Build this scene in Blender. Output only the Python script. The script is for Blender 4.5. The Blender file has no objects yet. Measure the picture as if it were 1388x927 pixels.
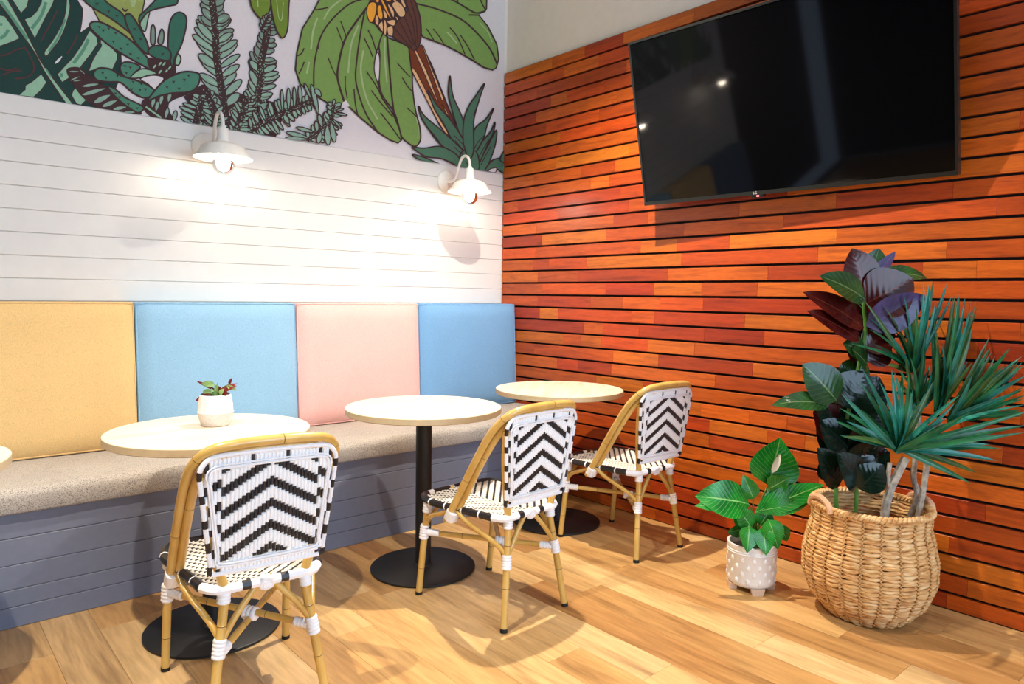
import bpy, math, random
from mathutils import Vector, Matrix
from mathutils.geometry import tessellate_polygon
R = math.radians
random.seed(7)
scene = bpy.context.scene
COL = scene.collection

# ------------------------------------------------------------------ camera
W, H, FPX = 1388, 927, 960.79
CAM = Vector((-3.2283, -3.7944, 1.25667))
YAW, PITCH, ROLL = 0.850176, -0.0642676, 0.0141318
_f = Vector((math.cos(PITCH)*math.cos(YAW), math.cos(PITCH)*math.sin(YAW), math.sin(PITCH)))
_r = Vector((math.sin(YAW), -math.cos(YAW), 0)); _u = _r.cross(_f)
CR = math.cos(ROLL)*_r + math.sin(ROLL)*_u
CU = -math.sin(ROLL)*_r + math.cos(ROLL)*_u
CF = _f
cam = bpy.data.cameras.new('camera'); cam.sensor_width = 36; cam.lens = 36*FPX/W
cam.clip_start = 0.05
camo = bpy.data.objects.new('camera', cam); COL.objects.link(camo)
m = Matrix.Identity(4)
for i in range(3):
    m[i][0] = CR[i]; m[i][1] = CU[i]; m[i][2] = -CF[i]; m[i][3] = CAM[i]
camo.matrix_world = m
scene.camera = camo

# a pixel is a direction; the distance comes from the plane it lies on
def ray(x, y): return CF + CR*((x-W/2)/FPX) - CU*((y-H/2)/FPX)
def on_back(x, y, Y=0.0):
    d = ray(x, y); return CAM + d*((Y-CAM.y)/d.y)
def on_right(x, y, X=0.0):
    d = ray(x, y); return CAM + d*((X-CAM.x)/d.x)
def on_level(x, y, Z=0.0):
    d = ray(x, y); return CAM + d*((Z-CAM.z)/d.z)
def at_depth(x, y, D):
    p = CAM + ray(x, y)*D
    while p.x > -0.03: D -= 0.02; p = CAM + ray(x, y)*D     # stay in front of the timber wall
    return p
def depth_of(p): return (Vector(p)-CAM).dot(CF)

# ------------------------------------------------------------------ light
scene.view_settings.view_transform = 'Standard'
scene.view_settings.look = 'None'
scene.view_settings.gamma = 1
scene.view_settings.use_curve_mapping = False
scene.view_settings.exposure = 0.0
wd = bpy.data.worlds.new('world'); scene.world = wd; wd.use_nodes = True
wn = wd.node_tree.nodes; wb = wn['Background']
wb.inputs['Color'].default_value = (0.55, 0.72, 1.0, 1); wb.inputs['Strength'].default_value = 0.9
# daylight through the shop front behind the camera
def area(name, loc, target, sx, sy, power, col):
    l = bpy.data.lights.new(name, 'AREA'); l.shape = 'RECTANGLE'; l.size = sx; l.size_y = sy
    l.energy = power; l.color = col
    o = bpy.data.objects.new(name, l); COL.objects.link(o); o.location = loc
    o.rotation_euler = (Vector(target)-Vector(loc)).to_track_quat('-Z', 'Y').to_euler()
    return o
area('daylight', (-2.1, -6.9, 1.7), (-2.1, 0, 1.5), 3.6, 2.6, 200, (0.55, 0.76, 1.0))
SCONCE_STRENGTH, SCONCE_COL = 95.0, (1.0, 0.84, 0.66)
SPOT_COL = (1.0, 0.89, 0.74)
SPOTS = [((-1.02, -1.5, 3.16), (-0.85, -1.75, 0), 450, 128), ((-3.2, -2.05, 3.16), (-2.7, -2.1, 0), 330, 104),
         ((-4.7, -1.5, 3.16), (-4.7, -1.5, 0), 150, 110), ((-1.5, -3.9, 3.16), (-1.4, -3.8, 0), 60, 100)]

# ------------------------------------------------------------------ materials
def lin(c):
    out = []
    for v in c:
        v = v/255.0
        out.append(v/12.92 if v <= 0.04045 else ((v+0.055)/1.055)**2.4)
    return tuple(out) + (1,)
MATS = {}
class NT:
    def __init__(s, name):
        s.m = bpy.data.materials.new(name); s.m.use_nodes = True
        s.t = s.m.node_tree; s.b = s.t.nodes['Principled BSDF']
        MATS[name] = s.m
    def n(s, typ, **kw):
        nd = s.t.nodes.new(typ)
        for k, v in kw.items():
            if k in nd.inputs: nd.inputs[k].default_value = v
            else: setattr(nd, k, v)
        return nd
    def l(s, a, b): s.t.links.new(a, b)
    def bump(s, h, strength=0.2, dist=0.01):
        b = s.n('ShaderNodeBump', Strength=strength, Distance=dist); s.l(h, b.inputs['Height']); s.l(b.outputs[0], s.b.inputs['Normal'])
    def coords(s, scale=(1,1,1), kind='Object', rand=False):
        tc = s.n('ShaderNodeTexCoord'); mp = s.n('ShaderNodeMapping'); mp.inputs['Scale'].default_value = scale
        s.l(tc.outputs[kind], mp.inputs['Vector'])
        if rand:
            oi = s.n('ShaderNodeObjectInfo'); mul = s.n('ShaderNodeMath', operation='MULTIPLY'); mul.inputs[1].default_value = 37.0
            s.l(oi.outputs['Random'], mul.inputs[0]); s.l(mul.outputs[0], mp.inputs['Location'])
        return mp.outputs[0]
    def world(s, scale=(1,1,1), rand=False):
        g = s.n('ShaderNodeNewGeometry'); mp = s.n('ShaderNodeMapping'); mp.inputs['Scale'].default_value = scale
        s.l(g.outputs['Position'], mp.inputs['Vector'])
        if rand:
            oi = s.n('ShaderNodeObjectInfo'); mul = s.n('ShaderNodeMath', operation='MULTIPLY'); mul.inputs[1].default_value = 37.0
            s.l(oi.outputs['Random'], mul.inputs[0]); s.l(mul.outputs[0], mp.inputs['Location'])
        return mp.outputs[0]
    def ramp(s, fac, stops):
        r = s.n('ShaderNodeValToRGB'); e = r.color_ramp.elements
        while len(e) < len(stops): e.new(0.5)
        for i, (p, c) in enumerate(stops): e[i].position = p; e[i].color = c
        s.l(fac, r.inputs[0]); return r.outputs[0]
    def mix(s, fac, a, b, mode='MIX'):
        x = s.n('ShaderNodeMix', data_type='RGBA', blend_type=mode)
        for sock, v in ((x.inputs[0], fac), (x.inputs[6], a), (x.inputs[7], b)):
            if hasattr(v, 'links'): s.l(v, sock)
            else: sock.default_value = v
        return x.outputs[2]
def plain(name, c, rough=0.5, metal=0.0, noise=0.06, scale=30, coat=0.0, spec=0.5, bump=0.0):
    t = NT(name); col = lin(c)
    if noise:
        nz = t.n('ShaderNodeTexNoise', Scale=scale, Detail=3.0); t.l(t.coords(), nz.inputs['Vector'])
        a = tuple(min(1, v*(1+noise)) for v in col[:3])+(1,); b = tuple(v*(1-noise) for v in col[:3])+(1,)
        t.l(t.ramp(nz.outputs[0], [(0.3, b), (0.7, a)]), t.b.inputs['Base Color'])
        if bump: t.bump(nz.outputs[0], bump, 0.004)
    else: t.b.inputs['Base Color'].default_value = col
    t.b.inputs['Roughness'].default_value = rough; t.b.inputs['Metallic'].default_value = metal
    t.b.inputs['Coat Weight'].default_value = coat; t.b.inputs['Specular IOR Level'].default_value = spec
    return t.m
def fabric(name, c, c2=None, scale=420, rough=0.95, contrast=0.25, bump=0.35):
    t = NT(name); col = lin(c)
    v = t.coords((1,1,1))
    nz = t.n('ShaderNodeTexNoise', Scale=scale, Detail=2.0); t.l(v, nz.inputs['Vector'])
    big = t.n('ShaderNodeTexNoise', Scale=5.0, Detail=4.0); t.l(v, big.inputs['Vector'])
    d = lin(c2) if c2 else tuple(x*(1-contrast) for x in col[:3])+(1,)
    h = tuple(min(1, x*(1+contrast*0.5)) for x in col[:3])+(1,)
    cc = t.ramp(nz.outputs[0], [(0.30, d), (0.5, col), (0.72, h)])
    cc = t.mix(0.10, cc, t.ramp(big.outputs[0], [(0.35, d), (0.65, h)]))
    t.l(cc, t.b.inputs['Base Color']); t.b.inputs['Roughness'].default_value = rough
    t.b.inputs['Sheen Weight'].default_value = 0.15
    t.bump(nz.outputs[0], bump, 0.002)
    return t.m
def wood_planks(name, stops, grain_scale, rough, rand_mix=True, coat=0.0, grain=0.35, dark=(70, 30, 12)):
    # tone per board from the object's own colour, grain along the board
    t = NT(name)
    oi = t.n('ShaderNodeObjectInfo')
    v = t.world(grain_scale, True)
    nz = t.n('ShaderNodeTexNoise', Scale=1.0, Detail=6.0, Roughness=0.62, Distortion=0.6); t.l(v, nz.inputs['Vector'])
    f2 = t.n('ShaderNodeTexNoise', Scale=6.0, Detail=4.0); t.l(v, f2.inputs['Vector'])
    g = t.ramp(nz.outputs[0], [(0.33, (0, 0, 0, 1)), (0.68, (1, 1, 1, 1))])
    base = t.mix(grain, oi.outputs['Color'], t.mix(1.0, oi.outputs['Color'], t.ramp(nz.outputs[0], stops), 'MULTIPLY'))
    fine = t.mix(0.35, base, t.mix(1.0, base, t.ramp(f2.outputs[0], [(0.35, (0.55, 0.5, 0.45, 1)), (0.6, (1.1, 1.1, 1.1, 1))]), 'MULTIPLY'))
    t.l(fine, t.b.inputs['Base Color']); t.b.inputs['Roughness'].default_value = rough
    t.b.inputs['Coat Weight'].default_value = coat; t.b.inputs['Coat Roughness'].default_value = 0.25
    t.bump(f2.outputs[0], 0.08, 0.002)
    return t.m
M_WALLPAPER = plain('wallpaper_white', (226, 224, 226), 0.85, noise=0.02, scale=60)
M_PLASTER = plain('plaster_white', (236, 233, 222), 0.9, noise=0.02, scale=20)
M_SHIPLAP = plain('shiplap_white', (228, 228, 224), 0.55, noise=0.015, scale=15)
M_CEIL = plain('ceiling_paint', (225, 225, 222), 0.9)
M_DARKWALL = plain('dark_wall', (26, 26, 30), 0.8)
M_BACKING = plain('black_backing', (6, 6, 6), 0.9, noise=0)
M_SLAT = wood_planks('merbau_slat', [(0.3, (0.42, 0.30, 0.25, 1)), (0.5, (0.9, 0.85, 0.8, 1)), (0.72, (1.15, 1.2, 1.2, 1))], (6, 3.2, 40), 0.42, coat=0.12, grain=0.75)
M_FLOOR = wood_planks('oak_floor', [(0.28, (0.40, 0.33, 0.28, 1)), (0.46, (0.85, 0.8, 0.74, 1)), (0.7, (1.12, 1.14, 1.15, 1))], (11, 1.1, 11), 0.38, coat=0.1, grain=0.9)
M_FLOORBASE = plain('floor_base', (60, 42, 26), 0.8)
M_BENCH = plain('bench_paint', (110, 116, 134), 0.45, noise=0.04, scale=40)
M_WOOL = fabric('grey_wool', (178, 170, 160), (92, 88, 86), scale=300, contrast=0.4, bump=0.6)
M_YELLOW = fabric('yellow_fabric', (232, 195, 132)); M_BLUE = fabric('sky_blue_fabric', (148, 192, 220))
M_PINK = fabric('pink_fabric', (244, 190, 182)); M_BLUE2 = fabric('mid_blue_fabric', (116, 166, 210)); M_NAVY = fabric('slate_blue_fabric', (70, 104, 140))
M_BLACK = plain('black_powder_coat', (20, 20, 22), 0.5, noise=0.15, scale=80)
M_WHITE = plain('white_enamel', (236, 235, 228), 0.35, noise=0)
M_CANE = None
M_STRAPW = plain('white_strand', (250, 250, 250), 0.4, noise=0.03, scale=200)
M_STRAPB = plain('black_strand', (30, 28, 32), 0.4, noise=0.1, scale=200)
M_SEATW = plain('cream_strand', (238, 232, 220), 0.4, noise=0.05, scale=200)
M_BIND = plain('white_binding', (242, 242, 244), 0.45, noise=0.03, scale=200)
M_RUBBER = plain('black_rubber', (16, 16, 16), 0.7, noise=0)
def cane():
    t = NT('cane'); v = t.coords((14, 14, 5))
    nz = t.n('ShaderNodeTexNoise', Scale=1.0, Detail=4.0); t.l(v, nz.inputs['Vector'])
    t.l(t.ramp(nz.outputs[0], [(0.3, lin((196, 150, 70))), (0.55, lin((212, 172, 92))), (0.75, lin((222, 186, 110)))]), t.b.inputs['Base Color'])
    t.b.inputs['Roughness'].default_value = 0.28; t.b.inputs['Coat Weight'].default_value = 0.4; t.b.inputs['Coat Roughness'].default_value = 0.12
    return t.m
M_CANE = cane()
M_NODE = plain('cane_node', (92, 54, 20), 0.5, noise=0)
def table_wood():
    t = NT('pale_laminate'); v = t.coords((2.5, 34, 8))
    nz = t.n('ShaderNodeTexNoise', Scale=1.0, Detail=5.0, Distortion=0.3); t.l(v, nz.inputs['Vector'])
    t.l(t.ramp(nz.outputs[0], [(0.3, lin((218, 198, 170))), (0.5, lin((232, 214, 190))), (0.7, lin((238, 224, 206)))]), t.b.inputs['Base Color'])
    t.b.inputs['Roughness'].default_value = 0.42
    return t.m
M_TABLE = table_wood()
M_EDGE = plain('laminate_edge', (206, 184, 146), 0.45, noise=0.05, scale=40)
M_TVBODY = plain('tv_bezel', (26, 28, 27), 0.3, noise=0.05)
def screen():
    t = NT('tv_screen'); t.b.inputs['Base Color'].default_value = (0.002, 0.002, 0.0025, 1)
    t.b.inputs['Roughness'].default_value = 0.05; t.b.inputs['Specular IOR Level'].default_value = 0.33
    return t.m
M_SCREEN = screen()
def thin_glass(name, tint=(1, 1, 1), gloss=0.12):
    t = NT(name); t.t.nodes.remove(t.b)
    out = [n for n in t.t.nodes if n.type == 'OUTPUT_MATERIAL'][0]
    tr = t.n('ShaderNodeBsdfTransparent'); tr.inputs[0].default_value = tint+(1,)
    gl = t.n('ShaderNodeBsdfGlossy'); gl.inputs['Roughness'].default_value = 0.03
    fr = t.n('ShaderNodeFresnel', IOR=1.5); ad = t.n('ShaderNodeMath', operation='ADD'); ad.inputs[1].default_value = gloss*0.5
    t.l(fr.outputs[0], ad.inputs[0]); mx = t.n('ShaderNodeMixShader')
    t.l(ad.outputs[0], mx.inputs[0]); t.l(tr.outputs[0], mx.inputs[1]); t.l(gl.outputs[0], mx.inputs[2]); t.l(mx.outputs[0], out.inputs[0])
    return t.m
M_GLASS = thin_glass('lamp_glass'); M_PANE = thin_glass('window_glass')
def emit(name, c, s):
    t = NT(name); t.b.inputs['Base Color'].default_value = (0, 0, 0, 1); t.b.inputs['Emission Color'].default_value = c+(1,); t.b.inputs['Emission Strength'].default_value = s
    return t.m
M_BULB = emit('lamp_bulb', SCONCE_COL, SCONCE_STRENGTH); M_LENS = emit('spot_lens', SPOT_COL, 8.0)
def leafmat(name, a, b, rough=0.3, vein=None, stripes=16.0, amount=0.35):
    # stripes run along side veins; uv: x across, y along
    t = NT(name); uv = t.n('ShaderNodeUVMap'); sp = t.n('ShaderNodeSeparateXYZ'); t.l(uv.outputs[0], sp.inputs[0])
    ab = t.n('ShaderNodeMath', operation='ABSOLUTE'); t.l(sp.outputs[0], ab.inputs[0])
    ma = t.n('ShaderNodeMath', operation='MULTIPLY_ADD'); t.l(ab.outputs[0], ma.inputs[0]); ma.inputs[1].default_value = -0.25; t.l(sp.outputs[1], ma.inputs[2])
    wv = t.n('ShaderNodeMath', operation='MULTIPLY'); t.l(ma.outputs[0], wv.inputs[0]); wv.inputs[1].default_value = stripes*6.283
    sn = t.n('ShaderNodeMath', operation='SINE'); t.l(wv.outputs[0], sn.inputs[0])
    nz = t.n('ShaderNodeTexNoise', Scale=14.0, Detail=3.0); t.l(t.coords(), nz.inputs['Vector'])
    c = t.ramp(nz.outputs[0], [(0.3, lin(a)), (0.7, lin(b))])
    if vein:
        c = t.mix(t.ramp(sn.outputs[0], [(0.86, (0, 0, 0, 1)), (1.0, (amount, amount, amount, 1))]), c, lin(vein))
        c = t.mix(t.ramp(ab.outputs[0], [(0.0, (0.9, 0.9, 0.9, 1)), (0.06, (0, 0, 0, 1))]), c, lin(vein))
    t.l(c, t.b.inputs['Base Color']); t.b.inputs['Roughness'].default_value = rough
    t.b.inputs['Specular IOR Level'].default_value = 0.35
    t.bump(sn.outputs[0], 0.06, 0.003)
    return t.m
M_LILY = leafmat('lily_leaf', (10, 92, 24), (30, 140, 40), 0.25, (150, 205, 120), 13, 0.30)
M_SPATHE = plain('lily_spathe', (232, 232, 214), 0.5, noise=0.03)
M_STEM = plain('green_stem', (78, 128, 52), 0.5)
M_RUBG = leafmat('rubber_green', (20, 52, 22), (40, 80, 34), 0.18, (120, 140, 90), 9, 0.15)
M_RUBR = leafmat('rubber_burgundy', (46, 10, 10), (78, 20, 16), 0.18, (110, 50, 36), 8, 0.1)
M_RUBP = leafmat('rubber_purple', (44, 34, 66), (74, 62, 108), 0.3, (90, 74, 120), 8, 0.08)
M_RUBD = leafmat('rubber_dark', (8, 22, 14), (18, 36, 26), 0.16, (30, 44, 36), 8, 0.1)
M_DRAC = leafmat('dracaena_leaf', (14, 72, 44), (34, 112, 66), 0.28, (90, 150, 90), 0.0, 0.0)
M_DRAC2 = leafmat('dracaena_leaf_blue', (16, 84, 72), (40, 128, 108), 0.26, (110, 170, 140), 0.0, 0.0)
M_DRAC3 = leafmat('dracaena_leaf_olive', (34, 66, 30), (70, 100, 46), 0.35, (130, 150, 90), 0.0, 0.0)
M_TRUNK = plain('pale_trunk', (168, 156, 140), 0.8, noise=0.3, scale=60, bump=0.5)
M_CALYX = leafmat('small_leaf_red', (90, 22, 20), (130, 40, 34), 0.4, (60, 20, 18), 4, 0.2)
M_SMALLG = leafmat('small_leaf_green', (90, 130, 70), (150, 178, 110), 0.4, (190, 205, 150), 4, 0.3)
M_SOIL = plain('potting_soil', (30, 22, 18), 0.95, noise=0.5, scale=120, bump=0.8)
M_POT = plain('white_ceramic', (232, 232, 230), 0.3, noise=0.02, scale=20)
M_POTROUGH = plain('speckled_ceramic', (216, 212, 206), 0.7, noise=0.08, scale=160, bump=0.4)
M_CLAY = plain('clay_foot', (214, 186, 160), 0.8)
M_WICKER = None
def wicker():
    t = NT('wicker'); v = t.coords((18, 18, 90)); nz = t.n('ShaderNodeTexNoise', Scale=1.0, Detail=5.0); t.l(v, nz.inputs['Vector'])
    t.l(t.ramp(nz.outputs[0], [(0.28, lin((156, 100, 48))), (0.48, lin((208, 160, 100))), (0.7, lin((226, 194, 144)))]), t.b.inputs['Base Color'])
    t.b.inputs['Roughness'].default_value = 0.6; t.bump(nz.outputs[0], 0.4, 0.003); return t.m
M_WICKER = wicker()
M_CORD = plain('basket_cord', (196, 150, 92), 0.6, noise=0.15, scale=80)
M_LEATHER = plain('basket_handle_leather', (206, 160, 124), 0.6)
M_PLASTICB = plain('black_plastic', (12, 12, 14), 0.4, noise=0)

# ------------------------------------------------------------------ mesh helpers
class MB:
    def __init__(s): s.v = []; s.f = []; s.m = []; s.uv = []
    def add(s, vs, fs, mi=0):
        o = len(s.v); s.v += [tuple(p) for p in vs]
        for f in fs: s.f.append([i+o for i in f]); s.m.append(mi)
    def box(s, x0, x1, y0, y1, z0, z1, mi=0, c=0.0):
        if c <= 0:
            s.add([(x0,y0,z0),(x1,y0,z0),(x1,y1,z0),(x0,y1,z0),(x0,y0,z1),(x1,y0,z1),(x1,y1,z1),(x0,y1,z1)],
                  [(3,2,1,0),(4,5,6,7),(0,1,5,4),(1,2,6,5),(2,3,7,6),(3,0,4,7)], mi)
        else:
            import itertools
            vs = []; idx = {}
            X = (x0, x1); Y = (y0, y1); Z = (z0, z1)
            sg = (1, -1)
            for i in (0,1):
                for j in (0,1):
                    for k in (0,1):
                        for a in range(3):
                            p = [X[i]+sg[i]*c, Y[j]+sg[j]*c, Z[k]+sg[k]*c]
                            p[a] = (X[i], Y[j], Z[k])[a]
                            idx[(i,j,k,a)] = len(vs); vs.append(p)
            fs = []
            def q(a, b, cc, d): fs.append([idx[a], idx[b], idx[cc], idx[d]])
            for i in (0,1): q((i,0,0,0),(i,1,0,0),(i,1,1,0),(i,0,1,0))
            for j in (0,1): q((0,j,0,1),(1,j,0,1),(1,j,1,1),(0,j,1,1))
            for k in (0,1): q((0,0,k,2),(1,0,k,2),(1,1,k,2),(0,1,k,2))
            for i in (0,1):
                for j in (0,1): q((i,j,0,0),(i,j,1,0),(i,j,1,1),(i,j,0,1))
            for i in (0,1):
                for k in (0,1): q((i,0,k,0),(i,1,k,0),(i,1,k,2),(i,0,k,2))
            for j in (0,1):
                for k in (0,1): q((0,j,k,1),(1,j,k,1),(1,j,k,2),(0,j,k,2))
            for i in (0,1):
                for j in (0,1):
                    for k in (0,1): fs.append([idx[(i,j,k,0)], idx[(i,j,k,1)], idx[(i,j,k,2)]])
            s.add(vs, fs, mi)
    def tube(s, pts, r, n=10, mi=0, closed=False, caps=True, mfun=None):
        P = [Vector(p) for p in pts]; k = len(P)
        rr = r if isinstance(r, (list, tuple)) else [r]*k
        T = []
        for i in range(k):
            if closed: t = P[(i+1) % k]-P[i-1]
            else: t = P[min(i+1, k-1)]-P[max(i-1, 0)]
            T.append(t.normalized() if t.length > 1e-9 else Vector((0,0,1)))
        a = Vector((0,0,1)) if abs(T[0].z) < 0.9 else Vector((1,0,0))
        N = (a - T[0]*a.dot(T[0])).normalized(); o = len(s.v)
        for i in range(k):
            N = N - T[i]*N.dot(T[i]); N = N.normalized() if N.length > 1e-6 else T[i].orthogonal().normalized()
            B = T[i].cross(N)
            for j in range(n):
                an = 2*math.pi*j/n; s.v.append(tuple(P[i] + (N*math.cos(an)+B*math.sin(an))*rr[i]))
        for i in range(k if closed else k-1):
            i2 = (i+1) % k
            mm = mfun(i) if mfun else mi
            for j in range(n):
                j2 = (j+1) % n
                s.f.append([o+i*n+j, o+i*n+j2, o+i2*n+j2, o+i2*n+j]); s.m.append(mm)
        if caps and not closed:
            s.f.append([o+j for j in range(n)][::-1]); s.m.append(mi)
            s.f.append([o+(k-1)*n+j for j in range(n)]); s.m.append(mi)
    def lathe(s, prof, n=32, c=(0,0,0), mi=0, mfun=None):
        o = len(s.v); k = len(prof)
        for (r, z) in prof:
            for j in range(n):
                a = 2*math.pi*j/n; s.v.append((c[0]+r*math.cos(a), c[1]+r*math.sin(a), c[2]+z))
        for i in range(k-1):
            mm = mfun(i) if mfun else mi
            for j in range(n):
                j2 = (j+1) % n
                s.f.append([o+i*n+j, o+i*n+j2, o+(i+1)*n+j2, o+(i+1)*n+j]); s.m.append(mm)
        if prof[0][0] > 1e-5: s.f.append([o+j for j in range(n)][::-1]); s.m.append(mi)
        if prof[-1][0] > 1e-5: s.f.append([o+(k-1)*n+j for j in range(n)]); s.m.append(mi)
    def build(s, name, mats, parent=None, smooth=False, merge=False):
        me = bpy.data.meshes.new(name); me.from_pydata(s.v, [], s.f)
        for mt in (mats if isinstance(mats, (list, tuple)) else [mats]): me.materials.append(mt)
        for p, mi in zip(me.polygons, s.m): p.material_index = mi; p.use_smooth = smooth
        if s.uv:
            ul = me.uv_layers.new(name='UVMap')
            for lp in me.loops: ul.data[lp.index].uv = s.uv[lp.vertex_index]
        me.validate(); me.update()
        if smooth:
            try: me.set_sharp_from_angle(angle=R(42))
            except Exception: pass
        return obj(name, me, parent)
def obj(name, me, parent=None):
    o = bpy.data.objects.new(name, me); COL.objects.link(o)
    if parent: o.parent = parent
    return o
def tag(o, label=None, cat=None, group=None, kind=None):
    if label: o['label'] = label
    if cat: o['category'] = cat
    if group: o['group'] = group
    if kind: o['kind'] = kind
    return o
def empty(name, loc=(0,0,0), rz=0.0):
    o = bpy.data.objects.new(name, None); COL.objects.link(o); o.location = loc; o.rotation_euler = (0, 0, rz); o.empty_display_size = 0.1
    return o
def copy_tree(o, parent=None):
    c = o.copy(); COL.objects.link(c); c.parent = parent
    for ch in list(o.children): copy_tree(ch, c)
    return c
def smooth_path(pts, sub=6, closed=False):
    P = [Vector(p) for p in pts]; k = len(P); out = []
    for i in range(k if closed else k-1):
        p0 = P[i-1] if (closed or i > 0) else P[0]*2-P[1]
        p1 = P[i]; p2 = P[(i+1) % k]
        p3 = P[(i+2) % k] if (closed or i+2 < k) else P[-1]*2-P[-2]
        for j in range(sub):
            t = j/sub
            out.append(0.5*((2*p1)+(p2-p0)*t+(2*p0-5*p1+4*p2-p3)*t*t+(3*p1-p0-3*p2+p3)*t**3))
    if not closed: out.append(P[-1])
    return out

# ------------------------------------------------------------------ setting
RX0, RY0, CEIL = -7.4, -7.0, 3.4
b = MB(); b.box(RX0, 0.15, RY0, 0.15, -0.12, -0.006); floor = b.build('floor', M_FLOORBASE); tag(floor, kind='structure')
b = MB(); b.box(RX0, 0.15, RY0, 0.15, CEIL, CEIL+0.1); tag(b.build('ceiling', M_CEIL), kind='structure')
b = MB(); b.box(RX0-0.1, RX0, RY0, 0.15, 0, CEIL); wl = b.build('wall_left', M_DARKWALL); tag(wl, kind='structure')
# front wall with the shop window behind the camera
b = MB(); b.box(RX0, -4.0, RY0-0.1, RY0, 0, CEIL); b.box(-0.2, 0.15, RY0-0.1, RY0, 0, CEIL)
b.box(-4.0, -0.2, RY0-0.1, RY0, 0, 0.35); b.box(-4.0, -0.2, RY0-0.1, RY0, 3.05, CEIL)
tag(b.build('wall_front', M_DARKWALL), kind='structure')
win = empty('window_1', (-2.1, RY0-0.05, 0.35)); tag(win, kind='structure')
for i in range(3):
    x = -1.9+1.2667*i
    b = MB(); b.box(x+0.03, x+1.2367, -0.004, 0.004, 0.05, 2.65); b.build('pane', M_PANE, win)
b = MB()
for i in range(4): b.box(-1.93+1.2667*i, -1.87+1.2667*i, -0.03, 0.03, 0, 2.7)
b.box(-1.9, 1.9, -0.03, 0.03, 0, 0.05); b.box(-1.9, 1.9, -0.03, 0.03, 2.65, 2.7); b.build('window_frame', M_BLACK, win)

# floor boards, 160 mm wide, running from the bench towards the shop front
PW, PL = 0.16, 1.22
joint = {-1.88: -1.48, -1.72: -1.2, -1.24: -2.39, -0.76: -2.51, -0.92: -1.78, -0.12: -2.905, -0.28: -3.2}
tones = [(222, 178, 116), (212, 166, 104), (204, 156, 96), (228, 188, 128), (196, 146, 88), (216, 172, 110), (230, 192, 136)]
def plank_mesh(w, l):
    q = MB(); q.box(0, w, 0, l, -0.006, 0, 0, 0.0006); me = bpy.data.meshes.new('plank'); me.from_pydata(q.v, [], q.f); me.materials.append(M_FLOOR); me.update(); return me
full = plank_mesh(PW-0.0008, PL-0.0008)
cache = {}
x = -0.12; col = 0
rnd = random.Random(3)
xs = [-0.12-PW*k for k in range(-1, 33)]
for xi, x1 in enumerate(xs):
    x0 = x1-PW
    if x1 > 0: x1 = -0.002; 
    j = joint.get(round(x1, 2), None)
    if j is None: j = -rnd.random()*PL
    y = j
    while y < 0: y += PL
    last = None
    while y > -4.6:
        y1 = min(y, -0.002); y0 = max(y-PL, -4.6)
        y -= PL
        if y1-y0 < 0.03: continue
        w = x1-x0-0.0008; l = y1-y0-0.0008
        key = (round(w, 4), round(l, 4))
        if key not in cache: cache[key] = plank_mesh(w, l)
        o = obj('plank', cache[key], floor); o.location = (x0, y0, 0)
        c = rnd.choice([t for t in tones if t != last]); last = c
        o.color = lin(tuple(v*0.95 for v in c))
# boards beyond the ones in view, joined
b = MB()
for k in range(46):
    x1 = -0.002-PW*k
    y = -4.6
    while y > RY0+0.02:
        b.box(x1-PW+0.0008, x1, max(y-PL, RY0)+0.0008, y, -0.006, 0); y -= PL
for k in range(12):
    x1 = xs[-1]-PW-PW*k
    for y in (0, -1.22, -2.44, -3.66): b.box(max(x1-PW, RX0)+0.0008, x1, max(y-PL, -4.6)+0.0008, y-0.001, -0.006, 0)
o = b.build('plank_field', M_FLOOR, floor); o.color = lin((206, 158, 96)); o['kind'] = 'stuff'

# back wall: wallpaper above, shiplap below, ends beyond the bench
WX0 = -4.12
b = MB(); b.box(WX0, 0.15, 0.012, 0.15, 0, CEIL); b.box(RX0, WX0, 0.4, 0.5, 0, CEIL, 1); b.box(WX0-0.02, WX0, -0.0, 0.4, 0, CEIL)
wall_back = b.build('wall_back', [M_PLASTER, M_DARKWALL]); tag(wall_back, kind='structure')
ZM = 2.1011
edges = [ZM] + [2.01552-0.101289*i for i in range(20)] + [0.0]
for i in range(len(edges)-1):
    z1, z0 = edges[i], edges[i+1]
    if z1-z0 < 0.02: continue
    b = MB(); b.box(WX0, -0.0, 0.0, 0.012, z0+0.0007, z1-0.0007, 0, 0.0028); b.build('board', M_SHIPLAP, wall_back)
b = MB(); b.box(WX0, 0.0, 0.004, 0.012, ZM, CEIL); b.build('wallpaper', M_WALLPAPER, wall_back)

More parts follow.
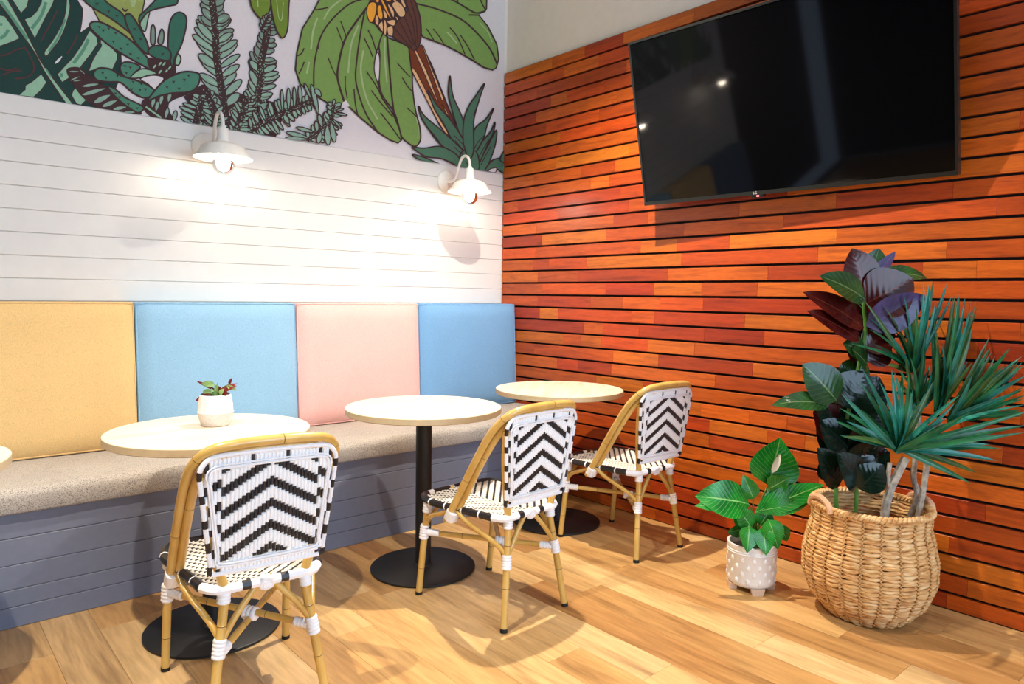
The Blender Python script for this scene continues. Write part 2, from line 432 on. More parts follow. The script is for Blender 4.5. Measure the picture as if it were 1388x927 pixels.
# right wall: black backing, merbau slats 70 mm with 10 mm gaps, plaster above
ZT = 2.788
b = MB(); b.box(0.03, 0.15, RY0, 0.012, 0, CEIL); wall_right = b.build('wall_right', M_PLASTER); tag(wall_right, kind='structure')
b = MB(); b.box(0.02, 0.03, -5.0, 0.012, 0, ZT+0.004); b.build('backing', M_BACKING, wall_right)
b = MB(); b.box(0, 0.02, 0, 1, -0.035, 0.035, 0, 0.0012)
slat_me = bpy.data.meshes.new('slat'); slat_me.from_pydata(b.v, [], b.f); slat_me.materials.append(M_SLAT); slat_me.update()
stones = [((200, 86, 12), 7), ((190, 74, 10), 7), ((210, 100, 17), 5), ((176, 62, 10), 4), ((160, 50, 9), 1), ((216, 112, 24), 2)]
bag = [c for c, n in stones for _ in range(n)]
rs = random.Random(11)
far = MB()
for i in range(35):
    zc = ZT-0.08*i-0.04
    h = 0.07
    z0 = zc-0.0338; z1 = zc+0.0338
    if z0 < 0: z0 = 0.002
    y = -0.001; prev = None
    while y > -5.0:
        L = rs.choice([0.16, 0.26, 0.34, 0.42, 0.5, 0.62, 0.8])*rs.uniform(0.85, 1.15)
        if y < -1.3: L *= 1.25
        y2 = max(y-L, -5.0)
        if y2 > -5.0 and y2 < -4.9: y2 = -5.0
        hidden = z1 < 1.1 and y > -0.15
        if y > -3.15:
            o = obj('slat', slat_me, wall_right)
            o.location = (0, y2+0.0003, (z0+z1)/2); o.scale = (1, y-y2-0.0006, (z1-z0)/0.07)
            c = rs.choice([t for t in bag if t != prev]); prev = c
            o.color = lin(tuple(v*rs.uniform(0.91, 1.03) for v in c))
        else: far.box(0, 0.02, y2+0.0003, y-0.0003, z0, z1)
        y = y2
o = far.build('slat_field', M_SLAT, wall_right); o.color = lin((190, 80, 28)); o['kind'] = 'stuff'

# ------------------------------------------------------------------ printed wallpaper mural (flat print on the wallpaper)
MUR_COL = {'dark': (20, 62, 56), 'mint': (150, 196, 166), 'mid': (92, 150, 122), 'cactus': (74, 136, 112), 'cactus2': (52, 112, 92), 'line': (66, 42, 44),
           'palm': (124, 162, 84), 'hi': (166, 192, 136), 'white': (226, 224, 226), 'olive': (152, 168, 92), 'grey': (124, 152, 138),
           'leaf': (142, 178, 160), 'agave': (76, 122, 96), 'trunk': (120, 56, 24), 'tan': (232, 190, 138), 'yellow': (246, 172, 52), 'bud': (98, 60, 46), 'pod': (112, 142, 48), 'red': (92, 50, 50)}
MUR_KEYS = list(MUR_COL)
mur = MB(); mur_layer = [0]
STEP = 0.00005
def frame_of(x0, y0, x1, y1, wpx): 
    s = (x1-x0)/wpx
    return lambda p: (x0+p[0]*s, y0+p[1]*s)
Z1 = frame_of(0, 0, 130, 150, 803); Z2 = frame_of(90, 0, 260, 170, 927); Z3 = frame_of(230, 0, 400, 190, 829)
Z4 = frame_of(330, 60, 480, 210, 927); Z5 = frame_of(390, 0, 580, 200, 881); Z6 = frame_of(480, 0, 690, 110, 1388); Z7 = frame_of(540, 90, 690, 245, 897)
def wp(p, lay):
    q = on_back(p[0], p[1], 0.004)
    return (min(q.x, -0.001), 0.004-0.0001-lay*STEP, min(max(q.z, ZM+0.0005), CEIL-0.01))
def sm2(pts, sub, closed):
    return [(p.x, p.y) for p in smooth_path([(a, c, 0) for a, c in pts], sub, closed)]
def poly(px, colr, lay):
    if len(px) < 3: return
    v3 = [Vector((a, -c, 0)) for a, c in px]
    tris = tessellate_polygon([v3])
    mur.add([wp(p, lay) for p in px], [list(t) for t in tris], MUR_KEYS.index(colr))
def stroke_px(px, w, colr, lay, taper=False, closed=False):
    if colr == 'line': w = w*1.3
    k = len(px); L = []; Rr = []
    for i in range(k):
        a = px[(i-1) % k] if (closed or i > 0) else px[0]; c = px[(i+1) % k] if (closed or i < k-1) else px[-1]
        dx, dy = c[0]-a[0], c[1]-a[1]; n = math.hypot(dx, dy) or 1
        ww = w/2*(1-0.85*(i/(k-1))**1.5) if taper else w/2
        L.append((px[i][0]-dy/n*ww, px[i][1]+dx/n*ww)); Rr.append((px[i][0]+dy/n*ww, px[i][1]-dx/n*ww))
    vs = [wp(p, lay) for p in L]+[wp(p, lay) for p in Rr]
    fs = [[i, (i+1) % k, k+(i+1) % k, k+i] for i in range(k if closed else k-1)]
    mur.add(vs, fs, MUR_KEYS.index(colr))
def F(colr, pts, Z, ow=1.5, smooth=True, lay=None, oc='line', sub=4):
    px = [Z(p) for p in pts]
    if smooth: px = sm2(px, sub, True)
    if lay is None: mur_layer[0] += 1; lay = mur_layer[0]
    poly(px, colr, lay)
    if ow: stroke_px(px, ow, oc, lay+0.5, closed=True)
def S(colr, pts, Z, w=1.3, taper=False, up=True):
    px = sm2([Z(p) for p in pts], 5, False)
    if up: mur_layer[0] += 1
    stroke_px(px, w, colr, mur_layer[0], taper)
def leaflet(base, tip, w, colr, lay, ow=1.2, hi=None, blunt=0.55):
    bx, by = base; tx, ty = tip; dx, dy = tx-bx, ty-by; n = math.hypot(dx, dy) or 1; ux, uy = dx/n, dy/n
    L = []; Rr = []
    for t, ww in ((0, 0.12), (0.15, 0.5), (0.4, 0.92), (blunt+0.1, 1.0), (0.88, 0.66), (0.97, 0.3)):
        L.append((bx+dx*t-uy*w/2*ww, by+dy*t+ux*w/2*ww)); Rr.append((bx+dx*t+uy*w/2*ww, by+dy*t-ux*w/2*ww))
    px = L+[(tx, ty)]+Rr[::-1]
    poly(px, colr, lay); stroke_px(px, ow, 'line', lay+0.5, closed=True)
    if hi: stroke_px([(bx+dx*0.2, by+dy*0.2), (bx+dx*0.7, by+dy*0.7)], w*0.28, hi, lay+0.6, True)
rm = random.Random(5)
def frond(stem, Z, n, l_left, l_right, w, a_left, a_right, c1, c2, dots=True, stemw=5):
    px = sm2([Z(p) for p in stem], 8, False); k = len(px)
    mur_layer[0] += 1; base = mur_layer[0]; mur_layer[0] += 10
    for i in range(n):
        t = (i+0.5)/n; q = px[min(int(t*(k-1)), k-2)]; q2 = px[min(int(t*(k-1))+1, k-1)]
        ang = math.atan2(q2[1]-q[1], q2[0]-q[0])
        tp = 0.62+0.5*math.sin(math.pi*min(1, t*1.15+0.1))
        for sd, LL, aa in ((-1, l_left, a_left), (1, l_right, a_right)):
            an = ang+sd*R(aa+rm.uniform(-8, 8)); ll = LL*tp*rm.uniform(0.85, 1.12)
            leaflet(q, (q[0]+math.cos(an)*ll, q[1]+math.sin(an)*ll), w*rm.uniform(0.85, 1.15), c1 if t > 0.55 else c2, base+(i % 4)*2, 1.3, 'mint' if rm.random() < 0.6 else None)
    stroke_px(px, stemw*1.5, 'line', base+9)
    if dots:
        for q in px[::1]:
            for _ in range(3):
                x, y = q[0]+rm.uniform(-stemw, stemw), q[1]+rm.uniform(-2, 2); r = rm.uniform(0.4, 0.9)
                poly([(x-r, y), (x, y-r), (x+r, y), (x, y+r)], 'mint', base+10)
def spots(Z, pts, r=2.2):
    mur_layer[0] += 1
    for p in pts:
        x, y = Z(p); poly([(x-r, y-r*0.6), (x+r*0.3, y-r*0.3), (x+r, y-r*0.7), (x+r*0.3, y+r)], 'line', mur_layer[0])
# big split leaf
F('dark', [(-620,-300),(-420,-470),(-120,-560),(180,-550),(420,-440),(560,-260),(610,-130),(645,0),(692,75),(690,130),(682,200),(672,275),(745,225),(803,190),(930,300),(1010,420),(1020,600),(960,760),(900,900),(803,920),(0,800),(-300,740),(-560,640),(-720,420),(-760,120),(-720,-120)], Z1, 1.2, False)
ID = lambda p: p
F('mint', [(-190,-210),(-110,-330),(0,-420),(120,-430),(60,-300),(-60,-220)], Z1, 1.2, False)
F('mint', [(-330,60),(-520,20),(-640,120),(-600,220),(-420,200)], Z1, 1.2, False)
F('mint', [(-260,330),(-480,360),(-560,500),(-430,600),(-300,480)], Z1, 1.2, False)
for px0 in (-300, -215):
    F('palm', [(px0,95),(px0-70,40),(px0-120,-60),(px0-90,-150),(px0-20,-60),(px0+20,20)], ID, 1.6); S('line', [(px0,90),(px0-50,0),(px0-85,-140)], ID, 1.8)
    F('palm', [(px0,95),(px0+30,20),(px0+25,-90),(px0-10,-180),(px0-45,-80),(px0-30,20)], ID, 1.6); S('line', [(px0,90),(px0,-30),(px0-10,-170)], ID, 1.8)
for px0 in (-480, -400, -150): F('agave', [(px0,110),(px0-60,40),(px0-90,-60),(px0-30,-10),(px0-15,-120),(px0+15,-10),(px0+70,-70),(px0+50,40)], ID, 1.6)
F('mint', [(-40,125),(40,135),(110,230),(165,320),(110,348),(0,388),(-60,395)], Z1, 1.2, False)
F('mint', [(-60,-200),(95,-10),(175,110),(225,60),(240,0),(250,-120),(120,-240)], Z1, 1.2, False)
F('mint', [(455,0),(430,60),(380,150),(340,230),(290,320),(205,165),(262,140),(310,90),(345,20),(360,-160),(470,-200)], Z1, 1.2, False)
F('mint', [(560,-30),(585,30),(580,110),(545,230),(500,330),(450,400),(390,470),(370,440),(410,380),(470,290),(530,170),(552,60)], Z1, 1.2)
F('mint', [(750,255),(810,310),(830,420),(690,560),(600,640),(520,690),(480,622),(540,555),(610,480),(680,380)], Z1, 1.2, False)
F('mint', [(255,290),(330,345),(378,400),(375,440),(340,515),(230,510),(165,525),(195,440),(250,350)], Z2, 1.2, False)
F('dark', [(245,318),(257,345),(190,440),(150,530),(95,535),(110,490),(180,400),(228,330)], Z2, 1.0)
F('mint', [(345,620),(390,690),(345,755),(280,815),(160,800),(210,750),(212,715),(265,685)], Z1, 1.2, False)
F('mint', [(650,710),(700,790),(730,830),(680,880),(640,870),(598,800),(610,760)], Z1, 1.2, False)
F('mint', [(-60,-110),(55,-20),(190,215),(260,350),(330,490),(380,570),(470,690),(610,880),(550,870),(430,690),(365,590),(300,460),(200,310),(90,160),(-60,-40)], Z1, 1.5, False)
for pts, w in (([(5,10),(110,160),(230,330)], 4), ([(385,20),(340,140),(265,240)], 4.5), ([(545,160),(490,310),(410,430)], 3), ([(740,330),(690,430),(615,530)], 4.5), ([(70,250),(40,295),(0,325)], 4.5), ([(0,200),(20,210)], 4), ([(500,630),(525,630)], 5), ([(380,570),(430,650)], 2)): S('mid', pts, Z1, w)
for pts in ([(200,390),(250,470),(285,570),(240,640),(130,660)], [(0,470),(60,455),(130,420),(200,400)], [(0,570),(60,590),(140,570)], [(20,630),(90,600),(180,590)], [(480,90),(420,200),(340,350)], [(650,290),(600,390),(560,450)]): S('red', pts, Z1, 1.8)
F('white', [(460,535),(475,505),(520,470),(495,515)], Z1, 0)
# cacti
F('olive', [(190,55),(250,-120),(420,-200),(585,-100),(575,20),(540,170),(560,350),(540,366),(440,270),(245,160)], Z2, 1.4, False)
F('hi', [(470,-20),(510,-20),(505,45),(480,45)], Z2, 0)
F('line', [(408,50),(430,72),(458,65),(440,88),(418,80)], Z2, 0)
F('mint', [(612,88),(600,150),(580,235),(545,190),(560,130)], Z2, 1.4)
F('cactus2', [(60,-90),(130,5),(190,55),(330,140),(440,220),(475,245),(440,150),(400,90),(300,20),(200,-90)], Z2, 1.8)
F('cactus2', [(580,80),(640,20),(720,-60),(815,-60),(818,25),(760,45),(650,70),(590,100),(540,168),(540,120)], Z2, 1.8)
F('cactus', [(170,190),(195,163),(260,168),(380,230),(500,320),(600,430),(730,580),(600,505),(420,405),(300,325),(200,235)], Z2, 2.0)
F('cactus2', [(432,125),(460,103),(500,140),(570,260),(602,340),(598,400),(520,330),(450,200)], Z2, 2.0)
F('line', [(600,430),(700,440),(800,470),(800,560),(720,600),(620,520)], Z2, 0)
F('mint', [(820,400),(845,430),(830,480),(800,470)], Z2, 1.6)
F('cactus2', [(770,150),(800,105),(840,92),(880,120),(885,190),(850,330),(800,430),(780,500),(762,430),(750,350),(755,230)], Z2, 1.8)
F('grey', [(625,210),(640,185),(655,220),(655,310),(640,335),(622,310)], Z2, 1.6); F('grey', [(690,240),(705,215),(720,250),(715,310),(700,330),(675,310)], Z2, 1.6)
F('cactus2', [(605,370),(640,342),(710,342),(765,380),(770,430),(740,450),(660,430),(610,400)], Z2, 1.8)
for c in ((690,470),(650,490),(740,520),(720,470),(690,530),(760,500)): F('mint', [(c[0]-14,c[1]+12),(c[0]+4,c[1]-14),(c[0]+16,c[1]-4),(c[0]-2,c[1]+18)], Z2, 0.8)
F('line', [(0,515),(90,498),(180,560),(290,640),(420,740),(560,840),(420,840),(230,800),(110,710),(40,610)], Z2, 0)
mur_layer[0] += 1
for a, c, w in (((110,560),(20,600),20),((110,530),(10,530),20),((130,590),(40,602),18),((250,620),(110,640),30),((300,650),(110,705),38),((330,700),(200,760),46),((380,740),(260,790),40),((450,790),(340,810),34),((150,560),(90,510),16),((520,830),(420,830),26)):
    leaflet(Z2(a), Z2(c), w*0.1834, 'leaf', mur_layer[0], 1.4); mur_layer[0] += 1
F('cactus', [(395,500),(430,460),(500,470),(545,500),(500,540),(470,580),(420,560)], Z2, 1.8)
F('mint', [(470,575),(540,515),(610,515),(665,545),(600,560),(540,577)], Z2, 1.5)
F('white', [(545,585),(620,558),(690,563),(718,590),(650,668),(605,625)], Z2, 1.4)
F('cactus', [(200,540),(240,505),(330,515),(400,560),(500,590),(600,630),(655,680),(620,715),(560,722),(480,680),(400,612),(300,607),(220,590)], Z2, 2.0)
F('line', [(600,720),(900,690),(760,760),(780,860),(860,940),(700,920),(560,800)], Z2, 0)
for c in ((640,760),(668,790),(740,840),(800,860),(700,740),(760,720)): leaflet(Z2((c[0]-10, c[1]+40)), Z2((c[0]+8, c[1]-42)), 6, 'leaf', mur_layer[0]+1); mur_layer[0] += 1
F('cactus', [(600,745),(650,672),(730,590),(850,535),(940,535),(985,560),(965,640),(900,682),(780,690),(680,712)], Z2, 2.0)
F('cactus', [(308,640),(360,660),(430,720),(565,790),(540,832),(500,822),(400,752),(330,682)], Z2, 1.8)
S('mint', [(585,790),(640,830),(700,872)], Z2, 2.2)
spots(Z2, [(240,200),(270,225),(360,245),(345,310),(450,330),(470,400),(530,430),(310,210),(400,360),(265,540),(290,575),(375,560),(490,605),(540,665),(580,660),(480,660),(550,620),(740,645),(790,605),(830,655),(870,590),(900,560),(430,490),(470,500),(440,540),(710,400),(360,690),(390,720),(455,770),(520,800),(225,30),(310,85),(370,120),(500,215),(545,290)], 2.3)
spots(Z2, [(800,200),(790,240),(805,260),(830,180),(840,280),(790,310),(780,350),(630,50),(680,40)], 0.7)
# feathery fronds
F('line', [(90,640),(210,560),(330,560),(430,610),(560,640),(700,680),(760,740),(700,960),(330,900),(200,800)], Z3, 0, False)
frond([(385,900),(350,640),(310,400),(300,230),(290,100),(268,-60)], Z3, 21, 34, 29, 10.5, 42, 62, 'grey', 'leaf')
frond([(520,900),(570,680),(600,520),(600,420),(640,230),(650,110)], Z3, 24, 24, 22, 7.8, 38, 70, 'grey', 'leaf')
frond([(420,900),(470,780),(520,640)], Z3, 8, 18, 20, 5, 50, 60, 'leaf', 'leaf')
frond([(150,900),(190,740),(210,640)], Z3, 8, 24, 18, 6, 75, 60, 'leaf', 'leaf')
frond([(260,900),(300,780),(240,600)], Z3, 6, 20, 18, 6, 55, 60, 'leaf', 'leaf')
for i in range(90):
    x, y = rm.uniform(400, 720), rm.uniform(660, 880); q = Z3((x, y)); r = rm.uniform(0.6, 1.5)
    an = rm.uniform(0, 6.28)
    poly([(q[0]+math.cos(an+k*1.57)*r*(1.6 if k % 2 else 0.8), q[1]+math.sin(an+k*1.57)*r*(1.6 if k % 2 else 0.8)) for k in range(4)], 'leaf', mur_layer[0]+1)
mur_layer[0] += 1
# banana palm
F('palm', [(650,-260),(660,-480),(800,-640),(900,-560),(880,-380),(800,-200),(740,-40)], Z5, 1.6)
S('line', [(745,-60),(790,-300),(820,-560)], Z5, 1.7)
F('palm', [(620,-60),(560,-260),(400,-420),(300,-400),(330,-250),(460,-100)], Z5, 1.6)
S('line', [(600,-60),(500,-230),(340,-370)], Z5, 1.7)
F('palm', [(300,-180),(225,-90),(205,-20),(165,60),(90,180),(55,330),(45,440),(75,530),(150,590),(250,650),(335,672),(350,640),(440,730),(560,830),(640,882),(690,900),(712,880),(700,820),(665,730),(590,620),(555,500),(540,400),(555,320),(600,215),(560,140),(540,60),(600,-80),(560,-170),(430,-215)], Z5, 1.6, False)
F('white', [(330,690),(345,640),(362,632),(385,668),(360,672)], Z5, 0)
F('palm', [(600,205),(628,240),(755,300),(775,430),(782,570),(800,700),(826,800),(830,880),(800,920),(760,905),(712,860),(690,780),(662,700),(590,600),(570,500),(575,350),(570,280)], Z5, 1.6)
F('white', [(560,330),(574,370),(572,480),(562,520),(540,450),(545,370)], Z5, 1.2)
for pts, w in (([(160,540),(160,460),(168,370),(205,230),(270,130),(380,30),(490,-10)], 1.7), ([(350,640),(310,500),(315,410),(345,280),(390,190),(500,40)], 2.2), ([(560,830),(480,700),(425,520),(430,380),(455,200),(480,70)], 1.7), ([(170,65),(200,60),(250,50)], 1.4), ([(52,355),(80,340),(100,305)], 1.4), ([(65,465),(85,430),(100,390)], 1.4), ([(188,310),(190,270),(195,240)], 1.3),
               ([(250,365),(275,430),(305,490)], 1.2), ([(305,175),(325,230),(345,280)], 1.2), ([(328,135),(345,180),(362,230)], 1.2), ([(370,620),(358,550),(358,480)], 1.2), ([(435,725),(420,650),(412,560)], 1.4), ([(475,240),(505,300),(530,360)], 1.3), ([(500,190),(525,240),(550,320)], 1.3), ([(490,450),(550,540),(590,620)], 1.3), ([(520,570),(590,660),(655,735)], 1.3), ([(578,710),(640,790),(705,880)], 1.3),
               ([(620,230),(632,400),(645,560),(665,735)], 1.9), ([(685,400),(730,450),(765,485)], 1.2), ([(715,490),(745,540),(780,580)], 1.2), ([(745,680),(775,705),(803,735)], 1.2), ([(665,735),(690,790),(712,870)], 1.6)): S('line', pts, Z5, w)
for pts, w in (([(182,115),(155,200),(142,310)], 2.6), ([(130,390),(115,465)], 2.4), ([(330,0),(260,60),(222,125)], 2.4), ([(440,160),(395,280),(375,460)], 2.4), ([(470,320),(455,450),(490,620),(560,750)], 2.4), ([(605,240),(605,360),(618,520)], 2.2), ([(800,735),(815,800),(812,870)], 1.2)): S('hi', pts, Z5, w)
F('palm', [(530,20),(560,-90),(680,-180),(860,-225),(1020,-205),(1130,-140),(1172,-60),(1180,10),(1178,80),(1165,105),(1105,135),(1190,240),(1270,400),(1288,530),(1265,610),(1235,630),(1150,605),(1060,545),(900,455),(800,405),(610,335),(590,300),(585,180),(560,80)], Z6, 1.6, False)
for pts, w in (([(545,35),(720,80),(900,150),(1010,220),(1130,340),(1215,450),(1275,580)], 1.8), ([(830,-20),(940,40),(1030,95),(1090,120),(1165,103)], 1.8), ([(1020,138),(1060,138),(1108,140)], 1.6), ([(1110,-30),(1140,40),(1165,85)], 1.4), ([(905,-20),(925,20)], 1.4), ([(640,260),(680,320),(715,380)], 1.2), ([(700,262),(755,330),(800,405)], 1.2), ([(850,250),(920,340),(985,490)], 1.3), ([(945,318),(1010,420),(1070,540)], 1.3)): S('line', pts, Z6, w)
for pts, w in (([(825,292),(870,340),(910,390)], 1.8), ([(1120,210),(1190,290),(1228,380)], 1.4)): S('hi', pts, Z6, w)
# trunk, bud and fruit
F('trunk', [(92,-30),(78,-140),(182,-170),(262,-10),(340,190),(450,470),(445,605),(330,480),(230,260),(100,30)], Z7, 1.6, False)
F('tan', [(108,12),(140,50),(230,225),(330,430),(402,552),(378,552),(308,440),(210,250),(104,45)], Z7, 1.0, False)
F('tan', [(118,-130),(136,-130),(200,-5),(250,110),(300,250),(320,292),(296,268),(240,150)], Z7, 1.0, False)
F('tan', [(184,-165),(196,-160),(256,5),(310,130),(360,262),(345,282),(300,160)], Z7, 1.0, False)
F('tan', [(345,310),(375,350),(408,410),(385,390)], Z7, 0.8, False)
mur_layer[0] += 1
for i in range(34):
    t = rm.random(); a, c = rm.choice((((120,30),(390,545)), ((180,0),(310,280)), ((240,-20),(350,270)))); q = Z7((a[0]+(c[0]-a[0])*t+rm.uniform(-8, 8), a[1]+(c[1]-a[1])*t)); r = rm.uniform(0.4, 1.0)
    poly([(q[0]-r, q[1]-r), (q[0]+r*1.4, q[1]-r*0.3), (q[0]+r, q[1]+r), (q[0]-r*0.5, q[1]+r*0.6)], 'trunk', mur_layer[0])
F('bud', [(330,-160),(430,-60),(520,-10),(560,80),(585,180),(592,300),(580,390),(545,452),(505,430),(440,400),(330,320),(350,230),(440,130),(470,60)], Z6, 1.8)
for pts in ([(500,10),(545,180),(560,380)], [(470,70),(520,220),(545,400)], [(440,150),(490,270),(535,410)], [(400,200),(460,310),(520,420)], [(350,250),(430,350),(510,430)]): S('line', pts, Z6, 1.2)
spots(Z6, [(400,250),(430,290),(460,330),(480,370),(440,200),(480,240),(510,300),(540,330),(490,150),(530,200),(555,260),(510,90),(540,130),(420,320),(390,220),(370,290)], 0.9)
F('line', [(345,470),(520,408),(540,420),(545,445),(525,455)], Z6, 0) if False else None
F('bud', [(505,430),(515,405),(540,408),(550,432),(535,455),(512,450)], Z6, 1.2)
F('line', [(105,110),(125,20),(200,-60),(430,-60),(460,60),(440,140),(360,230),(345,310),(320,330),(230,290),(180,230),(120,190)], Z6, 0)
for c, pts in (('yellow', [(105,110),(120,45),(160,22),(192,45),(190,110),(165,190),(140,205),(118,175)]), ('yellow', [(200,70),(225,48),(240,90),(250,150),(235,182),(205,150)]), ('yellow', [(228,0),(255,10),(300,110),(330,180),(300,150),(262,80)]), ('yellow', [(175,-30),(215,-30),(215,20),(190,25)]), ('yellow', [(265,-30),(325,-30),(320,15),(280,15)]),
               ('tan', [(180,160),(200,140),(215,190),(205,230),(182,215)]), ('tan', [(210,230),(240,195),(252,230),(250,290),(230,270)]), ('tan', [(258,190),(275,190),(285,250),(275,318),(258,300)]), ('tan', [(290,250),(330,235),(342,270),(335,325),(300,320),(290,290)]), ('tan', [(285,195),(340,180),(365,195),(350,235),(310,225)]),
               ('tan', [(330,45),(370,15),(420,50),(450,110),(440,150),(400,155),(365,110)]), ('tan', [(290,40),(320,60),(350,110),(345,165),(315,110)]), ('tan', [(400,-10),(430,0),(455,60),(435,70)]), ('tan', [(250,95),(275,110),(290,160),(262,165)]), ('tan', [(360,150),(385,165),(385,190),(370,180)]), ('tan', [(340,-30),(380,-30),(370,10),(345,15)])): F(c, pts, Z6, 1.0)
spots(Z6, [(150,50),(170,95),(155,150),(195,190),(235,245),(265,230),(310,270),(325,290),(230,110),(395,60),(420,110)], 0.5)
# agave
for c, pts in (('agave', [(410,78),(420,160),(440,260),(520,450),(512,600),(470,500),(420,330),(398,230),(400,150)]), ('agave', [(232,195),(300,310),(400,420),(520,600),(545,720),(440,620),(360,470),(280,340)]), ('agave', [(155,320),(200,400),(340,520),(430,600),(545,720),(565,830),(500,760),(340,640),(250,530),(180,420)]),
               ('agave', [(105,655),(200,665),(330,650),(440,700),(495,760),(520,830),(350,752),(220,735),(130,680)]), ('agave', [(103,715),(200,740),(322,795),(180,767)]), ('agave', [(785,518),(780,620),(740,750),(690,850),(620,838),(720,640)]), ('agave', [(775,453),(760,540),(720,620),(640,800),(600,820),(590,720),(680,600),(740,530)]), ('agave', [(765,340),(710,480),(680,590),(600,710),(605,520),(700,430)]),
               ('agave', [(500,700),(620,690),(640,850),(505,850)]), ('agave', [(690,140),(660,230),(610,400),(600,500),(600,690),(560,760),(530,670),(515,600),(520,450),(560,330),(620,240)]), ('agave', [(690,860),(720,800),(770,755),(850,755),(860,870),(800,840),(760,830)]), ('agave', [(815,760),(850,690),(860,780)])): F(c, pts, Z7, 1.5)
F('white', [(720,850),(745,830),(785,825),(775,862)], Z7, 1.0)
for pts in ([(520,640),(480,600),(440,560)], [(545,700),(500,660),(450,600)], [(520,720),(480,690),(445,655)], [(640,740),(680,670),(720,600)], [(600,680),(640,610),(690,560)], [(660,800),(700,720),(740,650)], [(690,150),(640,290),(600,400)], [(340,640),(290,570),(230,500)], [(540,780),(560,800)]): S('line', pts, Z7, 0.9)
# pods and the small sprays in front of the palm
F('pod', [(515,-120),(662,-120),(658,60),(605,130),(545,70),(525,0)], Z3, 1.6)
F('pod', [(662,-120),(782,-120),(780,60),(772,200),(740,256),(700,200),(670,80)], Z3, 1.6)
S('hi', [(575,-20),(577,50)], Z3, 1.5); S('hi', [(700,0),(715,120),(735,130),(745,20)], Z3, 1.0)
frond([(600,200),(625,150),(650,105)], Z3, 5, 9, 9, 4.5, 45, 50, 'grey', 'grey', False, 2)
frond([(60,720),(200,640),(400,545),(600,470)], Z4, 17, 19, 19, 5.6, 78, 80, 'leaf', 'leaf', True, 4)
frond([(520,820),(640,720),(730,620),(745,500)], Z4, 9, 17, 19, 5.5, 55, 70, 'leaf', 'leaf', True, 3)
mur_layer[0] += 1
for a, c, w in (((640,730),(615,835),42), ((690,680),(700,850),52), ((720,650),(755,825),46), ((730,620),(810,710),22), ((750,580),(860,598),22), ((760,560),(830,545),18), ((740,520),(755,465),24), ((540,790),(350,740),40), ((540,800),(340,790),34), ((580,740),(430,700),32), ((620,600),(560,340),40), ((560,470),(500,330),26), ((640,440),(590,380),44), ((470,500),(460,350),34), ((420,540),(415,360),28), ((370,560),(368,370),34), ((320,590),(310,380),26)):
    leaflet(Z4(a), Z4(c), w*0.1618, 'leaf', mur_layer[0], 1.2); mur_layer[0] += 1
mural = mur.build('mural', [plain('print_'+k, MUR_COL[k], 0.8, noise=0.05, scale=40) for k in MUR_KEYS], wall_back)
mural['label'] = 'tropical leaf mural in greens with brown outlines'

# ------------------------------------------------------------------ banquette
YB = -0.6588; BX0, BX1 = -3.95, -0.006
bench = empty('banquette_bench', (-1.98, -0.33, 0)); tag(bench, 'long painted slate blue bench base clad in horizontal boards', 'bench')
def part(mb, name, mats, root, smooth=False):
    # world-space geometry under an Empty that has a location
    L = Vector(root.location); mb.v = [tuple(Vector(p)-L) for p in mb.v]
    return mb.build(name, mats, root, smooth)
zz = [0.43, 0.338, 0.2375, 0.145, 0.079, 0.0]
for i in range(5):
    b = MB(); b.box(BX0, BX1, YB, YB+0.018, zz[i+1]+0.0008, zz[i]-0.0008, 0, 0.002); part(b, 'board', M_BENCH, bench)
b = MB(); b.box(BX0, BX1, YB+0.018, -0.002, 0.405, 0.43); part(b, 'seat_deck', M_BENCH, bench)
b = MB(); b.box(BX0, BX0+0.02, YB+0.018, -0.002, 0, 0.405); part(b, 'end_panel', M_BENCH, bench)
b = MB(); b.box(BX0, BX1, YB+0.019, YB+0.024, 0, 0.405); part(b, 'carcass', M_BACKING, bench)
def cushion(name, x0, x1, fn_front, fn_back, z0, z1, rad, mat, seam=None):
    """padded block; front/back give y at height z"""
    nx, nz = 24, 16; b = MB()
    def e(t, n): # rounded parameter
        return t
    for side in (0, 1):
        for j in range(nz+1):
            for i in range(nx+1):
                u = i/nx; v = j/nz
                du = min(u, 1-u)*(x1-x0); dv = min(v, 1-v)*(z1-z0)
                def rr(d):
                    return rad-math.sqrt(max(0, rad*rad-(rad-d)**2)) if d < rad else 0
                ins = rr(du)+rr(dv)
                puff = 0.012*min(1, du/0.12)*min(1, dv/0.12)
                z = z0+(z1-z0)*v; x = x0+(x1-x0)*u
                y = fn_front(z)+min(ins, rad*1.3)-puff if side == 0 else fn_back(z)
                b.v.append((x, y, z))
    n = (nx+1)*(nz+1)
    for j in range(nz):
        for i in range(nx):
            a = j*(nx+1)+i; b.f.append([a, a+1, a+nx+2, a+nx+1]); b.m.append(0)
            b.f.append([n+a, n+a+nx+1, n+a+nx+2, n+a+1]); b.m.append(0)
    for i in range(nx):
        b.f.append([i, n+i, n+i+1, i+1]); t = nz*(nx+1)+i; b.f.append([t, t+1, n+t+1, n+t]); b.m += [0, 0]
    for j in range(nz):
        a = j*(nx+1); b.f.append([a, a+nx+1, n+a+nx+1, n+a]); a += nx; b.f.append([a, n+a, n+a+nx+1, a+nx+1]); b.m += [0, 0]
    return b
fr = lambda z: -0.193+(z-0.52)/(1.205-0.52)*(0.193-0.159)
bk = lambda z: -0.012
CW = 0.7895
cush = [(M_BLUE2, 'mid blue upholstered back cushion against the slatted timber wall'), (M_PINK, 'pink upholstered back cushion between two blue ones'),
        (M_BLUE, 'light sky blue upholstered back cushion behind the small potted plant'), (M_YELLOW, 'mustard yellow upholstered back cushion beside light blue one'),
        (M_NAVY, 'slate blue upholstered back cushion at the open end of bench')]
